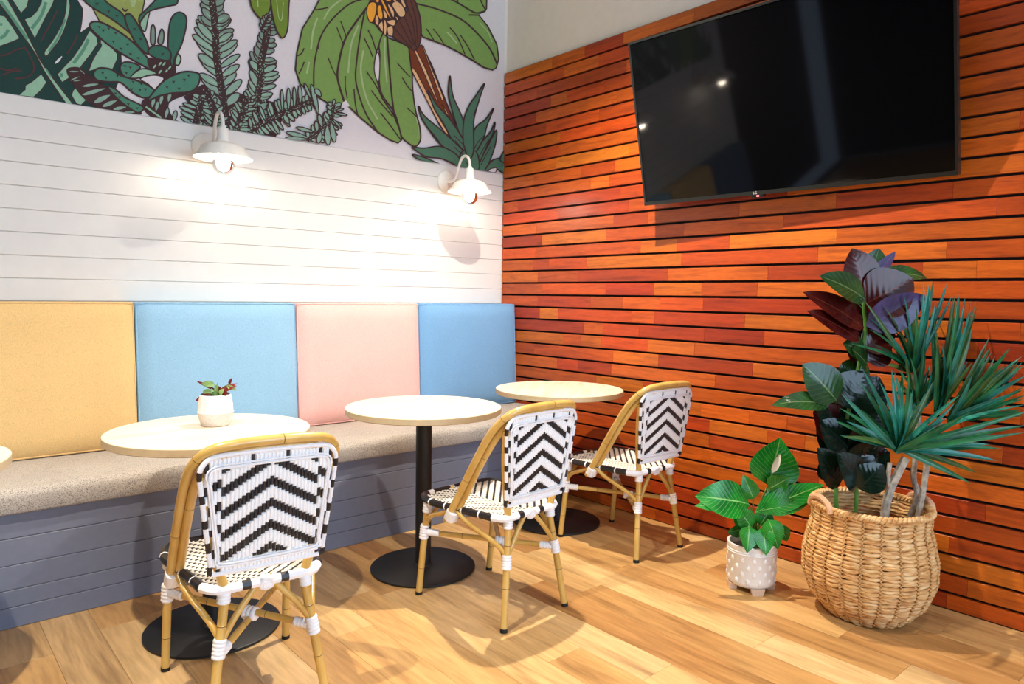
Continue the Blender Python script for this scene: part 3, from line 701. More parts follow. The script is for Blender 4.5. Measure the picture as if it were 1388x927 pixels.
for i, (mt, lab) in enumerate(cush):
    x1 = -0.004-CW*i; x0 = x1-CW+0.005
    root = empty('back_cushion', ((x0+x1)/2, -0.1, 0.528)); tag(root, lab, 'cushion', 'upholstered back cushions along the bench')
    part(cushion('pad', x0, x1, fr, bk, 0.53, 1.205, 0.022, mt), 'pad', mt, root, True)
    b = MB(); q = 0.004
    corners = [(x0+q, 0.536), (x1-q, 0.536), (x1-q, 1.199), (x0+q, 1.199)]
    path = []
    for k in range(4):
        a, c = corners[k], corners[(k+1) % 4]
        for s in range(6): z = a[1]+(c[1]-a[1])*s/6; path.append((a[0]+(c[0]-a[0])*s/6, fr(z)+0.017, z))
    b.tube(path, 0.0032, 6, closed=True); part(b, 'piping', mt, root, True)
# grey seat pad: rounded front edge
b = MB(); prof = []
zb, zt, yf, rad = 0.4315, 0.527, -0.682, 0.035
prof += [(-0.03, zb), (yf+0.012, zb)]
for k in range(5): a = R(-90-18*k+0); prof.append((yf+0.012+0.012*math.cos(a), zb+0.012+0.012*math.sin(a)))
for k in range(8): a = R(180-90*k/7); prof.append((yf+rad+rad*math.cos(a), zt-rad+rad*math.sin(a)))
prof += [(-0.45, zt+0.004), (-0.3, zt+0.001), (-0.2, zt), (-0.03, zt)]
NX = 60
for i in range(NX+1):
    x = BX0+(BX1-BX0)*i/NX
    wob = 0.0025*math.sin(i*1.7)+0.002*math.sin(i*0.61+1)
    for (y, z) in prof: b.v.append((x, y+(wob*0.4 if y < -0.6 else 0), z+(wob if z > 0.5 and y < -0.3 else 0)))
n = len(prof)
for i in range(NX):
    for j in range(n): b.f.append([i*n+j, i*n+(j+1) % n, (i+1)*n+(j+1) % n, (i+1)*n+j]); b.m.append(0)
b.f.append(list(range(n))); b.f.append([NX*n+j for j in range(n)][::-1]); b.m += [0, 0]
seat = b.build('seat_cushion', M_WOOL, None, True); tag(seat, 'long flat grey wool seat cushion lying on the bench', 'cushion')

# ------------------------------------------------------------------ round tables
def make_table():
    t = empty('round_table'); tp = MB(); r = 0.352
    tp.lathe([(r-0.004, 0.724), (r, 0.727), (r, 0.7505), (r-0.0015, 0.752)], 72, mi=1)
    o = len(tp.v)
    tp.lathe([(r-0.0015, 0.752), (0.001, 0.7522)], 72, mi=0)
    tp.build('table_top', [M_TABLE, M_EDGE], t, True)
    c = MB(); c.lathe([(0.036, 0.012), (0.036, 0.718)], 28); c.build('column', M_BLACK, t, True)
    c = MB(); c.box(-0.15, 0.15, -0.03, 0.03, 0.716, 0.724, 0, 0.002); c.box(-0.03, 0.03, -0.15, 0.15, 0.716, 0.7235, 0, 0.002); c.build('mounting_plate', M_BLACK, t)
    c = MB(); c.lathe([(0.236, 0.0), (0.24, 0.003), (0.24, 0.010), (0.237, 0.0125), (0.06, 0.016), (0.045, 0.019), (0.04, 0.026), (0.036, 0.028)], 64); c.build('base', M_BLACK, t, True)
    return t
tabs = [((-2.352, -1.12), 'round pale wood pedestal table carrying the small potted plant'), ((-1.412, -1.125), 'round pale wood pedestal table before the pink cushion, nothing on it'),
        ((-0.455, -1.038), 'round pale wood pedestal table next to the slatted timber wall'), ((-3.308, -1.11), 'round pale wood pedestal table in front of the yellow cushion')]
t0 = make_table()
for i, ((x, y), lab) in enumerate(tabs):
    t = t0 if i == 0 else copy_tree(t0)
    t.location = (x, y, 0); t.rotation_euler = (0, 0, 0.35*i); tag(t, lab, 'table', 'round pedestal tables along the bench')

# ------------------------------------------------------------------ woven bistro chairs
def pill(b, c, U, V, N, w, l, h, mi, both=True):
    c, U, V, N = Vector(c), Vector(U), Vector(V), Vector(N)
    k = 0.30*w
    vs = []
    for sgn in ((1, -1) if both else (1,)):
        for (a, d) in ((-1,-1),(1,-1),(1,1),(-1,1)): vs.append(c+U*(a*(w/2-k))+V*(d*(l/2-min(k, l*0.3)))+N*(sgn*h))
    for (a, d) in ((-1,-1),(1,-1),(1,1),(-1,1)): vs.append(c+U*(a*w/2)+V*(d*l/2))
    if both:
        fs = [(0,1,2,3), (7,6,5,4)]
        for i in range(4): j = (i+1) % 4; fs += [(8+i, 8+j, j, i), (4+i, 4+j, 8+j, 8+i)]
    else:
        fs = [(0,1,2,3)]+[(4+i, 4+(i+1) % 4, (i+1) % 4, i) for i in range(4)]
    b.add(vs, fs, mi)
def ringed(b, p0, p1, r, turns, mi=0, n=10):
    p0, p1 = Vector(p0), Vector(p1); pts = []; rr = []
    k = turns*3
    for i in range(k+1):
        pts.append(p0.lerp(p1, i/k)); rr.append(r*(0.95 if i % 3 == 0 else 1.06))
    b.tube(pts, rr, n, mi)
RT = 0.0135
def make_chair():
    ch = empty('bistro_chair')
    def cane_tube(name, pts, r=RT, sub=6, nodes=(), taper=None):
        path = smooth_path(pts, sub) if len(pts) > 2 else [Vector(pts[0]).lerp(Vector(pts[1]), k/6) for k in range(7)]
        b = MB(); b.tube(path, taper or r, 12)
        for t in nodes:
            f = t*(len(path)-1); i = min(int(f), len(path)-2); p = path[i].lerp(path[i+1], f-i); d = (path[i+1]-path[i]).normalized()
            b.tube([p-d*0.003, p-d*0.001, p+d*0.001, p+d*0.003], [r*1.0, r*1.05, r*1.05, r*1.0], 12, 0)
            b.tube([p-d*0.0009, p+d*0.0009], r*1.075, 12, 1, caps=False)
        return b.build(name, [M_CANE, M_NODE], ch, True), path
    # front legs and rear legs
    for s in (-1, 1):
        lg, pth = cane_tube('leg', [(s*0.2, 0.245, 0.0), (s*0.196, 0.222, 0.2), (s*0.19, 0.196, 0.412)], nodes=(0.3, 0.72))
        b = MB(); b.tube([(s*0.2, 0.245, 0), (s*0.2, 0.2435, 0.014)], RT*1.08, 12); b.build('foot_cap', M_RUBBER, lg, True)
        lg, pth = cane_tube('leg', [(s*0.172, -0.245, 0.0), (s*0.135, -0.218, 0.25), (s*0.117, -0.203, 0.4), (s*0.135, -0.212, 0.49), (s*0.165, -0.232, 0.64), (s*0.18, -0.252, 0.76)], nodes=(0.12, 0.27))
        b = MB(); b.tube([(s*0.172, -0.245, 0), (s*0.17, -0.2435, 0.014)], RT*1.08, 12); b.build('foot_cap', M_RUBBER, lg, True)
    # doubled hoop
    half = [(-0.217, 0.045, 0.37), (-0.217, -0.012, 0.455), (-0.216, -0.105, 0.605), (-0.211, -0.19, 0.735), (-0.196, -0.24, 0.797), (-0.16, -0.271, 0.832), (-0.09, -0.286, 0.845)]
    hoop = half+[(0, -0.292, 0.848)]+[(-x, y, z) for x, y, z in half[::-1]]
    cane_tube('back_hoop', hoop, 0.0142, 8, nodes=(0.12, 0.30, 0.52, 0.70, 0.88))
    hi = [(-0.196, 0.032, 0.372), (-0.196, -0.026, 0.452), (-0.1945, -0.118, 0.6), (-0.189, -0.2, 0.722), (-0.174, -0.246, 0.78), (-0.142, -0.265, 0.808), (-0.085, -0.274, 0.821)]
    cane_tube('back_hoop', hi+[(0, -0.276, 0.824)]+[(-x, y, z) for x, y, z in hi[::-1]], 0.0130, 8, nodes=(0.17, 0.83))
    # seat
    b = MB(); outl = []
    def hw(y): return 0.163+(0.214-0.163)*min(1, max(0, (y+0.2)/0.32)) if y < 0.12 else 0.214-0.03*((y-0.12)/0.12)**2
    y0s, y1s = -0.2, 0.238
    cw = 0.0112
    for i in range(-18, 19):
        x = i*cw
        ys = [y for y in (k*0.002+y0s for k in range(int((y1s-y0s)/0.002)+1)) if abs(x) < hw(y)-0.004]
        if not ys: continue
        ya = min(ys)+0.004+(0.0 if abs(x) < 0.12 else 0.004); yb_ = max(ys)-0.02*(x/0.2)**2-0.004
        per = 0.040
        k = math.floor((ya-abs(x))/per)-1
        while True:
            s0 = k*per+abs(x)*1.0; k += 1
            if s0 > yb_: break
            for (a, c, mi) in ((s0, s0+0.0145, 1), (s0+0.0145, s0+per, 0)):
                a2, c2 = max(a, ya), min(c, yb_)
                if c2-a2 < 0.004: continue
                ym = (a2+c2)/2; zc = 0.425-0.012*(1-(x/0.21)**2)*max(0, 1-((ym-0.02)/0.22)**2)
                pill(b, (x, ym, zc), (1,0,0), (0,1,0), (0,0,1), cw*0.98, c2-a2-0.0004, 0.0042 if mi == 0 else 0.003, mi)
    wv = b.build('seat', [M_SEATW, M_STRAPB], ch); 
    rim = []
    for y in [y0s+(y1s-y0s)*k/14 for k in range(15)]: rim.append((-hw(y), y, 0.419))
    rim[0] = (-0.14, y0s-0.004, 0.417)
    frontc = [(-0.14, 0.252, 0.418), (-0.05, 0.262, 0.416), (0.05, 0.262, 0.416), (0.14, 0.252, 0.418)]
    ring = rim[:-1]+[(-0.178, 0.238, 0.419)]+frontc+[(0.178, 0.238, 0.419)]+[(-x, y, z) for x, y, z in rim[:-1][::-1]]+[(x, y0s-0.008, 0.416) for x in (0.105, 0.07, 0.05, 0.03, 0.0, -0.03, -0.05, -0.07, -0.105)]
    ringp = smooth_path(ring, 4, True)
    b = MB()
    def rimcol(i):
        p = ringp[i]
        if p.y < -0.17: return 1 if (0.045 < abs(p.x) < 0.066) else 0
        if p.y > 0.2: return 1 if int((p.x+1)/0.03) % 4 else 0
        return 0 if (i % 11 == 0) else 1
    b.tube(ringp, [0.0148*(1.04 if i % 2 else 0.97) for i in range(len(ringp))], 8, 0, True, mfun=rimcol)
    b.build('seat_rim', [M_BIND, M_STRAPB], ch, True)
    # woven back
    zb0, zt0 = 0.476, 0.812
    def bhw(z): return 0.157+0.04*(z-zb0)/(zt0-zb0)
    def by(x, z): return -0.228-0.042*(z-zb0)/(zt0-zb0)-0.014*(1-(x/0.2)**2)
    def top(x):
        a = abs(x); t = zt0+0.008*(1-(x/0.19)**2)
        if a > 0.15: t -= 0.045*((a-0.15)/0.047)**2
        return t
    b = MB(); cb = 0.0108
    for i in range(-18, 19):
        x = i*cb; a = abs(x)
        lo = zb0+0.004
        if a > bhw(lo)-0.008:
            lo = zb0+(a+0.008-0.157)/0.04*(zt0-zb0)
        hi_ = top(x)-0.006
        if hi_-lo < 0.02: continue
        segs = []
        inner = a < 0.136
        plo, phi = (lo+0.030, hi_-0.032) if inner else (lo, hi_-0.03 if a < 0.165 else hi_)
        per, bl = 0.065, 0.026
        k = math.floor((plo+0.62*a)/per)-1
        while True:
            s0 = k*per-0.62*a+(0 if inner else 0.03); k += 1
            if s0 > phi: break
            for (p, q, mi) in ((s0, s0+bl, 1), (s0+bl, s0+per, 0)):
                p2, q2 = max(p, plo), min(q, phi)
                if q2-p2 > 0.003: segs.append((p2, q2, mi))
        if plo > lo+0.004: segs.append((lo, plo, 0))
        if hi_ > phi+0.004: segs.append((phi, hi_, 1 if (i % 9 == 4 and a < 0.15) else 0))
        for (p, q, mi) in segs:
            n = max(1, int((q-p)/0.05)+0)
            zm = (p+q)/2; y = by(x, zm)
            Vv = (Vector((x, by(x, q), q))-Vector((x, by(x, p), p))).normalized()
            U = (Vector((x+0.005, by(x+0.005, zm), zm))-Vector((x-0.005, by(x-0.005, zm), zm))).normalized()
            pill(b, (x, y, zm), U, Vv, U.cross(Vv), cb*0.98, q-p-0.0004, 0.0046 if mi == 0 else 0.0034, mi)
    b.build('woven_back', [M_STRAPW, M_STRAPB], ch)
    # wrapped border of the back
    edge = []
    zs = [zb0+(zt0-0.05-zb0)*k/12 for k in range(13)]
    edge += [(-bhw(z), by(-bhw(z), z), z) for z in zs]
    edge += [(x, by(x, top(x)), top(x)+0.0) for x in (-0.186, -0.165, -0.12, -0.06, 0, 0.06, 0.12, 0.165, 0.186)]
    edge += [(bhw(z), by(bhw(z), z), z) for z in zs[::-1]]
    edge += [(x, by(x, zb0), zb0) for x in (0.1, 0.05, 0, -0.05, -0.1)]
    ep = smooth_path(edge, 4, True); b = MB()
    def ecol(i):
        p = ep[i]
        if abs(p.x) > 0.15 and p.z < zt0-0.04: return 1 if ((p.z+0.02) % 0.07) < 0.026 else 0
        return 0
    b.tube(ep, [0.0072*(1.05 if i % 2 else 0.96) for i in range(len(ep))], 8, 0, True, mfun=ecol); b.build('back_rim', [M_BIND, M_STRAPB], ch, True)
    b = MB()
    for off, r in ((0.0, 0.0042), (0.008, 0.0030)):
        q = []
        xi0, xi1, za, zb_ = 0.138+off*0.7, 0.166+off, zb0+0.032-off, zt0-0.033+off
        for t in range(9): z = za+(zb_-0.02-za)*t/8; x = xi0+(xi1-xi0)*t/8; q.append((-x, z))
        for x in (-0.15, -0.08, 0, 0.08, 0.15): q.append((x, zb_+0.006*(1-(x/0.16)**2)))
        for t in range(9): z = zb_-0.02-(zb_-0.02-za)*t/8; x = xi1+(xi0-xi1)*t/8; q.append((x, z))
        for x in (0.09, 0, -0.09): q.append((x, za-0.004))
        b.tube([(x, by(x, z)-0.006, z) for x, z in [(p.x, p.y) for p in smooth_path([(x, z, 0) for x, z in q], 3, True)]], r, 6, closed=True)
    b.build('back_piping', M_BIND, ch, True)
    # braces: bent canes rising from the legs to the seat
    zf, zr = 0.275, 0.25
    FLp, FRp, RLp, RRp = Vector((-0.196, 0.216, zf)), Vector((0.196, 0.216, zf)), Vector((-0.135, -0.218, zr)), Vector((0.135, -0.218, zr))
    rb = 0.0095
    for s in (-1, 1):
        cane_tube('brace', [(s*0.196, 0.214, 0.31), (s*0.203, 0.16, 0.355), (s*0.207, 0.06, 0.395), (s*0.205, 0.03, 0.418)], rb)
        cane_tube('brace', [(s*0.132, -0.215, 0.275), (s*0.15, -0.17, 0.315), (s*0.19, -0.06, 0.375), (s*0.203, 0.0, 0.415)], rb)
        cane_tube('brace', [(s*0.126, -0.216, 0.275), (s*0.085, -0.209, 0.335), (s*0.03, -0.2, 0.4), (s*0.012, -0.198, 0.425)], rb)
        cane_tube('brace', [(s*0.188, 0.218, 0.30), (s*0.13, 0.228, 0.35), (s*0.05, 0.24, 0.405), (s*0.02, 0.244, 0.422)], rb)
    cane_tube('stretcher', [tuple(FLp), tuple(RRp)], 0.0105, nodes=(0.3, 0.7)); cane_tube('stretcher', [tuple(FRp-Vector((0,0,0.018))), tuple(RLp-Vector((0,0,0.016)))], 0.0105, nodes=(0.3, 0.7))
    # white bindings
    def bind(p0, p1, r=0.0185, turns=4):
        b = MB(); ringed(b, p0, p1, r, turns); b.build('binding', M_BIND, ch, True)
    for s in (-1, 1):
        bind((s*0.1955, 0.220, 0.245), (s*0.1935, 0.213, 0.305), 0.0185, 5)
        bind((s*0.1925, 0.203, 0.36), (s*0.1905, 0.198, 0.404), 0.0175, 4)
        bind((s*0.139, -0.221, 0.225), (s*0.131, -0.2145, 0.278), 0.0185, 5)
        bind((s*0.119, -0.205, 0.375), (s*0.117, -0.203, 0.405), 0.0185, 3)
        b = MB(); ax = Vector((0, -0.52, 0.85)).normalized(); cr = Vector((0, ax.z, -ax.y)); sx_ = Vector((s, 0, 0)); c_ = Vector((s*0.2065, 0.02, 0.394))
        for (q0, q1) in ((-0.020, -0.012), (-0.012, -0.004), (-0.004, 0.004), (0.004, 0.012), (0.012, 0.02)):
            pass
        rows = 9
        for k in range(rows):
            h_ = -0.022+0.044*k/(rows-1); g_ = 1.0 if k % 2 else 0.93
            for q in range(20):
                t = 2*math.pi*q/20; b.v.append(tuple(c_+ax*h_+cr*(0.024*g_*math.copysign(abs(math.cos(t))**0.7, math.cos(t)))+sx_*(0.0275*g_*math.copysign(abs(math.sin(t))**0.7, math.sin(t)))))
        for k in range(rows-1):
            for q in range(20): b.f.append([k*20+q, k*20+(q+1) % 20, (k+1)*20+(q+1) % 20, (k+1)*20+q]); b.m.append(0)
        b.f.append(list(range(20))[::-1]); b.f.append([(rows-1)*20+q for q in range(20)]); b.m += [0, 0]
        b.build('binding', M_BIND, ch, True)
    d1 = (RRp-FLp).normalized(); bind(FLp+d1*0.012, FLp+d1*0.065, 0.0145, 4); bind(RRp-d1*0.062, RRp-d1*0.012, 0.0145, 4)
    d2 = (RLp-FRp).normalized(); o2 = Vector((0, 0, 0.017)); bind(FRp-o2+d2*0.012, FRp-o2+d2*0.06, 0.0145, 4); bind(RLp-o2-d2*0.055, RLp-o2-d2*0.012, 0.0145, 4)
    mid = Vector((0, -0.04, 0.254)); bind(mid-d1*0.022, mid+d1*0.022, 0.021, 3)
    b = MB(); b.tube(smooth_path([(-0.012, -0.219, 0.425), (0.012, -0.219, 0.425), (0.014, -0.212, 0.4), (-0.014, -0.212, 0.4)], 3, True), 0.008, 8, closed=True)
    b.box(-0.015, 0.015, -0.222, -0.19, 0.395, 0.43, 0, 0.004); b.build('binding', M_BIND, ch, True)
    return ch
c0 = make_chair()
def pair(a, c): return ((a[0]+c[0])/2, (a[1]+c[1])/2)
chairs = [((-1.379, -1.592), 0.0516, 'white and black woven bistro chair at the bare table before pink cushion'),
          ((-0.418, -1.472), -0.02, 'white and black woven bistro chair nearest the slatted timber wall'),
          ((-2.403, -1.594), -0.10, 'white and black woven bistro chair at the table with potted plant')]
for i, (xy, rz, lab) in enumerate(chairs):
    c = c0 if i == 0 else copy_tree(c0)
    c.location = (xy[0], xy[1], 0); c.rotation_euler = (0, 0, rz); tag(c, lab, 'chair', 'woven bistro chairs drawn up to the round tables')

# ------------------------------------------------------------------ wall television on a tilting arm
TVW, TVH = 1.47, 0.835
tv_y, tv_ang = R(4.0), R(12.8)
BLc = Vector((-0.128, -1.343, 1.758)); BRc = Vector((-0.055, -2.825, 1.757))
xdir = (BRc-BLc).normalized()                      # along the screen, towards the shop front
nrm0 = Vector((-xdir.y, xdir.x, 0)); nrm0 = nrm0 if nrm0.x < 0 else -nrm0
upv = (Vector((0,0,1))*math.cos(tv_ang)+nrm0.normalized()*math.sin(tv_ang)).normalized()
nv = xdir.cross(upv); nv = nv if nv.x < 0 else -nv
TVW = (BRc-BLc).length
tv = empty('television', tuple(BLc)); tag(tv, 'large black flat television tilted forward on the slatted timber wall', 'television')
def tvp(a, h, d): return xdir*a+upv*h+nv*d
def tvbox(mb, a0, a1, h0, h1, d0, d1, mi=0):
    vs = [tvp(a, h, d) for d in (d0, d1) for (a, h) in ((a0,h0),(a1,h0),(a1,h1),(a0,h1))]
    mb.add(vs, [(0,1,2,3),(7,6,5,4),(0,4,5,1),(1,5,6,2),(2,6,7,3),(3,7,4,0)], mi)
b = MB(); bz = 0.011
tvbox(b, 0, TVW, 0, 0.018, -0.03, 0.006); tvbox(b, 0, TVW, TVH-bz, TVH, -0.03, 0.004); tvbox(b, 0, bz, 0.018, TVH-bz, -0.03, 0.004); tvbox(b, TVW-bz, TVW, 0.018, TVH-bz, -0.03, 0.004)
bez = b.build('bezel', M_TVBODY, tv)
b = MB(); tvbox(b, bz, TVW-bz, 0.018, TVH-bz, -0.02, 0.0); b.build('screen', M_SCREEN, tv)
b = MB(); tvbox(b, 0.25, TVW-0.25, 0.06, TVH-0.22, -0.05, -0.03); b.build('back_housing', M_PLASTICB, tv)
b = MB(); tvbox(b, 0.55*TVW-0.2, 0.55*TVW+0.16, 0.2, 0.6, -0.062, -0.05)
mt = TVW*0.55
w0 = BLc+tvp(mt, 0.4, -0.06)
b.tube([tvp(mt-0.1, 0.3, -0.06), Vector((-0.022, w0.y+0.06, 2.0))-BLc], 0.014, 8); b.tube([tvp(mt+0.1, 0.5, -0.06), Vector((-0.022, w0.y-0.06, 2.2))-BLc], 0.014, 8)
b.box(-0.03-BLc.x, -0.0015-BLc.x, w0.y-0.14-BLc.y, w0.y+0.14-BLc.y, 1.92-BLc.z, 2.3-BLc.z)
b.build('wall_bracket', M_PLASTICB, tv)
la = 0.43*TVW
def text_part(s, size, a, h, d, mat, parent, name):
    cu = bpy.data.curves.new(name, 'FONT'); cu.body = s; cu.size = size; cu.align_x = 'CENTER'; cu.align_y = 'CENTER'; cu.extrude = 0.0003
    tmp = bpy.data.objects.new('tmp', cu); COL.objects.link(tmp)
    dg = bpy.context.evaluated_depsgraph_get(); me = bpy.data.meshes.new_from_object(tmp.evaluated_get(dg)); bpy.data.objects.remove(tmp)
    for v in me.vertices: v.co = tvp(a+v.co.x, h+v.co.y, d+v.co.z)
    me.materials.clear(); me.materials.append(mat); return obj(name, me, parent)
M_LOGO = plain('logo_white', (220, 220, 215), 0.4, noise=0); M_LED = emit('standby_light', (1.0, 0.25, 0.3), 3.0)
text_part('LG', 0.017, la, 0.0095, 0.0068, M_LOGO, bez, 'logo')
b = MB(); tvbox(b, la-0.02, la+0.04, -0.012, 0.0, -0.02, 0.004); b.build('sensor_housing', M_PLASTICB, tv)
b = MB(); tvbox(b, la+0.006, la+0.018, -0.009, -0.002, 0.003, 0.005); b.build('standby_light', M_LED, tv)

# ------------------------------------------------------------------ gooseneck wall lamps
def make_sconce():
    s = empty('wall_lamp')                       # origin on the wall at the plate
    b = MB(); prof = [(0.072, 0.0), (0.072, 0.008), (0.064, 0.017), (0.03, 0.021), (0.0005, 0.022)]
    b.lathe(prof, 32); b.v = [(x, -z, y) for x, y, z in b.v]; b.f = [f[::-1] for f in b.f]; b.build('wall_plate', M_WHITE, s, True)
    D = -0.25
    b = MB(); b.tube(smooth_path([(0, -0.02, 0), (0, -0.07, -0.004), (0, -0.105, 0.008), (0, -0.128, 0.05), (0, -0.142, 0.09), (0, -0.165, 0.126), (0, -0.198, 0.138), (0, -0.233, 0.122), (0, -0.25, 0.085), (0, -0.25, 0.055)], 5), 0.0085, 10); b.build('gooseneck_arm', M_WHITE, s, True)
    zr = -0.091
    b = MB()
    out = [(0.012, 0.185), (0.014, 0.172), (0.024, 0.168), (0.026, 0.155), (0.028, 0.12), (0.032, 0.095), (0.042, 0.088), (0.048, 0.083), (0.075, 0.078), (0.1, 0.062), (0.113, 0.03), (0.132, 0.008), (0.136, 0.0)]
    inn = [(0.132, 0.001), (0.110, 0.027), (0.097, 0.058), (0.073, 0.073), (0.045, 0.078), (0.03, 0.08), (0.0005, 0.08)]
    out = [(a, h*0.86) for a, h in out]; inn = [(a, h*0.86) for a, h in inn]
    b.lathe([(0.0005, 0.160)]+out+inn, 48, (0, D, zr)); b.build('lamp_shade', M_WHITE, s, True)
    b = MB(); g = [(0.05, 0.05), (0.05, -0.03)]+[(0.05*math.cos(a), -0.03-0.05*math.sin(a)) for a in [R(9*k) for k in range(1, 10)]]+[(0.0005, -0.08)]
    b.lathe(g, 36, (0, D, zr)); b.build('glass_jar', M_GLASS, s, True)
    b = MB(); b.lathe([(0.0005, -0.046), (0.016, -0.042), (0.028, -0.031), (0.034, -0.012), (0.033, 0.006), (0.024, 0.026), (0.015, 0.042), (0.014, 0.062)], 20, (0, D, zr)); b.build('bulb', M_BULB, s, True)
    return s
s0 = make_sconce()
for i, (x, lab) in enumerate([(-1.992, 'white gooseneck wall lamp above the light blue cushion'), (-0.486, 'white gooseneck wall lamp next to the slatted timber wall'), (-3.498, 'white gooseneck wall lamp over the open end of the bench')]):
    s = s0 if i == 0 else copy_tree(s0)
    s.location = (x, -0.0005, 1.993); tag(s, lab, 'lamp', 'white gooseneck lamps along the wall')
# ceiling spotlights above the frame
def make_spot():
    s = empty('ceiling_spotlight')
    b = MB(); b.lathe([(0.05, 0.0), (0.05, 0.02), (0.012, 0.025), (0.012, 0.09)], 24, (0, 0, 0.14)); b.build('mount', M_BLACK, s, True)
    b = MB(); b.lathe([(0.042, 0.02), (0.045, 0.0), (0.045, 0.13), (0.03, 0.15), (0.0005, 0.15)], 24); b.build('lamp_head', M_BLACK, s, True)
    b = MB(); b.lathe([(0.0005, 0.02), (0.042, 0.02)], 24); b.build('lens', M_LENS, s)
    return s
p0 = make_spot()
plab = ['black ceiling spotlight above the table by the timber wall', 'black ceiling spotlight above the chair at the plant table', 'black ceiling spotlight beyond the open end of bench', 'black ceiling spotlight above the floor in front of basket']
for i, (loc, tgt, pw, cone) in enumerate(SPOTS):
    s = p0 if i == 0 else copy_tree(p0)
    s.location = loc; tag(s, plab[i], 'spotlight', 'black spotlights on the ceiling')
    l = bpy.data.lights.new('spot_light', 'SPOT'); l.energy = pw; l.color = SPOT_COL; l.spot_size = R(cone); l.spot_blend = 0.75; l.shadow_soft_size = 0.025
    o = bpy.data.objects.new('spot_light', l); COL.objects.link(o); o.location = Vector(loc)+Vector((0, 0, 0.012))
    o.rotation_euler = (Vector(tgt)-Vector(loc)).to_track_quat('-Z', 'Y').to_euler()

# ------------------------------------------------------------------ leaves
def leaf(name, mat, base, tip, width, normal, parent, bend=0.0, fold=0.25, n=9, shape='ovate', droop=0.0, ripple=0.0):
    base, tip, normal = Vector(base), Vector(tip), Vector(normal).normalized()
    d = tip-base; L = d.length; t0 = d.normalized(); side = t0.cross(normal).normalized(); nn = side.cross(t0).normalized()
    b = MB(); K = 4; org = Vector(parent.matrix_world.translation) if False else Vector(parent.location)
    for i in range(n+1):
        t = i/n
        if shape == 'ovate': w = math.sin(math.pi*min(1, t**0.8))**0.75
        elif shape == 'blade': w = min(1, 0.45+t*2.2)*(1-t**2.2)**0.7
        elif shape == 'round': w = math.sin(math.pi*t**0.72)**0.55 if t < 1 else 0
        else: w = math.sin(math.pi*t**0.62)**0.9 if t < 1 else 0
        w = max(w, 0.015)*width/2
        c = base.lerp(tip, t)+nn*(bend*L*4*t*(1-t))+Vector((0, 0, -droop*L*t*t))
        for j in range(-K//2, K//2+1):
            s = j/(K/2)
            p = c+side*(s*w)+nn*(fold*abs(s)*w+ripple*w*math.sin(9*t+s*2))
            b.v.append(tuple(p-org)); b.uv.append((s, t))
    for i in range(n):
        for j in range(K): a = i*(K+1)+j; b.f.append([a, a+1, a+K+2, a+K+1]); b.m.append(0)
    return b.build(name, mat, parent, True)
def stem(name, mat, pts, r, parent, n=8):
    org = Vector(parent.location); b = MB(); b.tube([p-org for p in smooth_path(pts, 5)], r, n); return b.build(name, mat, parent, True)
TOCAM = (-CF).normalized()
rl = random.Random(21)
def jit(v, a=0.35): return (Vector(v)+Vector((rl.uniform(-a, a), rl.uniform(-a, a), rl.uniform(-a, a)))).normalized()

# ------------------------------------------------------------------ wicker basket
BK = Vector((-0.30, -2.65, 0.0)); bk_root = empty('wicker_basket', tuple(BK)); tag(bk_root, 'large bulging natural wicker basket with rope rim holding two plants', 'basket')
HB = 0.445
def brad(z):
    t = z/HB
    pts = [(0, 0.125), (0.05, 0.155), (0.2, 0.21), (0.38, 0.237), (0.55, 0.238), (0.72, 0.224), (0.86, 0.208), (1.0, 0.212)]
    for (a, ra), (c, rc) in zip(pts, pts[1:]):
        if t <= c: f = (t-a)/(c-a); f = f*f*(3-2*f)*0.35+f*0.65; return ra+(rc-ra)*f
    return pts[-1][1]
NS, NR = 22, 30
for i in range(NR):
    z = 0.012+(HB-0.03)*i/(NR-1)
    b = MB(); path = []; rr = []; seg = NS*6
    for k in range(seg):
        a = 2*math.pi*k/seg; f = (k % 6)/6
        bul = math.sin(math.pi*f); r = brad(z)+0.005*bul-0.002
        zz_ = z+0.0022*math.sin(a*NS+i*1.3)+0.0016*math.sin(a*7+i*2.1)
        path.append((r*math.cos(a), r*math.sin(a), zz_)); rr.append(0.0066+0.0022*bul+0.0008*math.sin(k*2.3+i))
    b.tube(path, rr, 7, closed=True); b.build('strand', M_WICKER, bk_root, True)
for k in range(NS):
    a = 2*math.pi*k/NS; b = MB(); path = []
    for i in range(2*NR+1):
        z = 0.01+(HB-0.02)*i/(2*NR); da = (0.018 if i % 2 else -0.018); r = brad(z)+0.0075
        path.append((r*math.cos(a+da), r*math.sin(a+da), z))
    b.tube(path, 0.0036, 5); b.build('stake', M_CORD, bk_root, True)
for ph in (0, math.pi):
    b = MB(); path = []
    for k in range(240):
        a = 2*math.pi*k/240; tw = a*38+ph
        r = 0.214+0.0075*math.cos(tw); path.append((r*math.cos(a), r*math.sin(a), HB+0.0075*math.sin(tw)))
    b.tube(path, 0.0085, 7, closed=True); b.build('rim_rope', M_WICKER, bk_root, True)
b = MB(); b.lathe([(0.0005, 0.004), (0.122, 0.004), (0.122, 0.012), (0.0005, 0.012)], 32); b.build('bottom', M_WICKER, bk_root)
for ang in (R(145), R(-35)):
    u = Vector((math.cos(ang), math.sin(ang), 0)); w = Vector((-u.y, u.x, 0)); b = MB()
    c = u*0.214
    b.tube(smooth_path([c-w*0.075+Vector((0,0,HB-0.012)), c-w*0.06+Vector((0,0,HB+0.018)), c+Vector((0,0,HB+0.034)), c+w*0.06+Vector((0,0,HB+0.018)), c+w*0.075+Vector((0,0,HB-0.012))], 5), 0.012, 8)
    b.build('handle', M_LEATHER, bk_root, True)
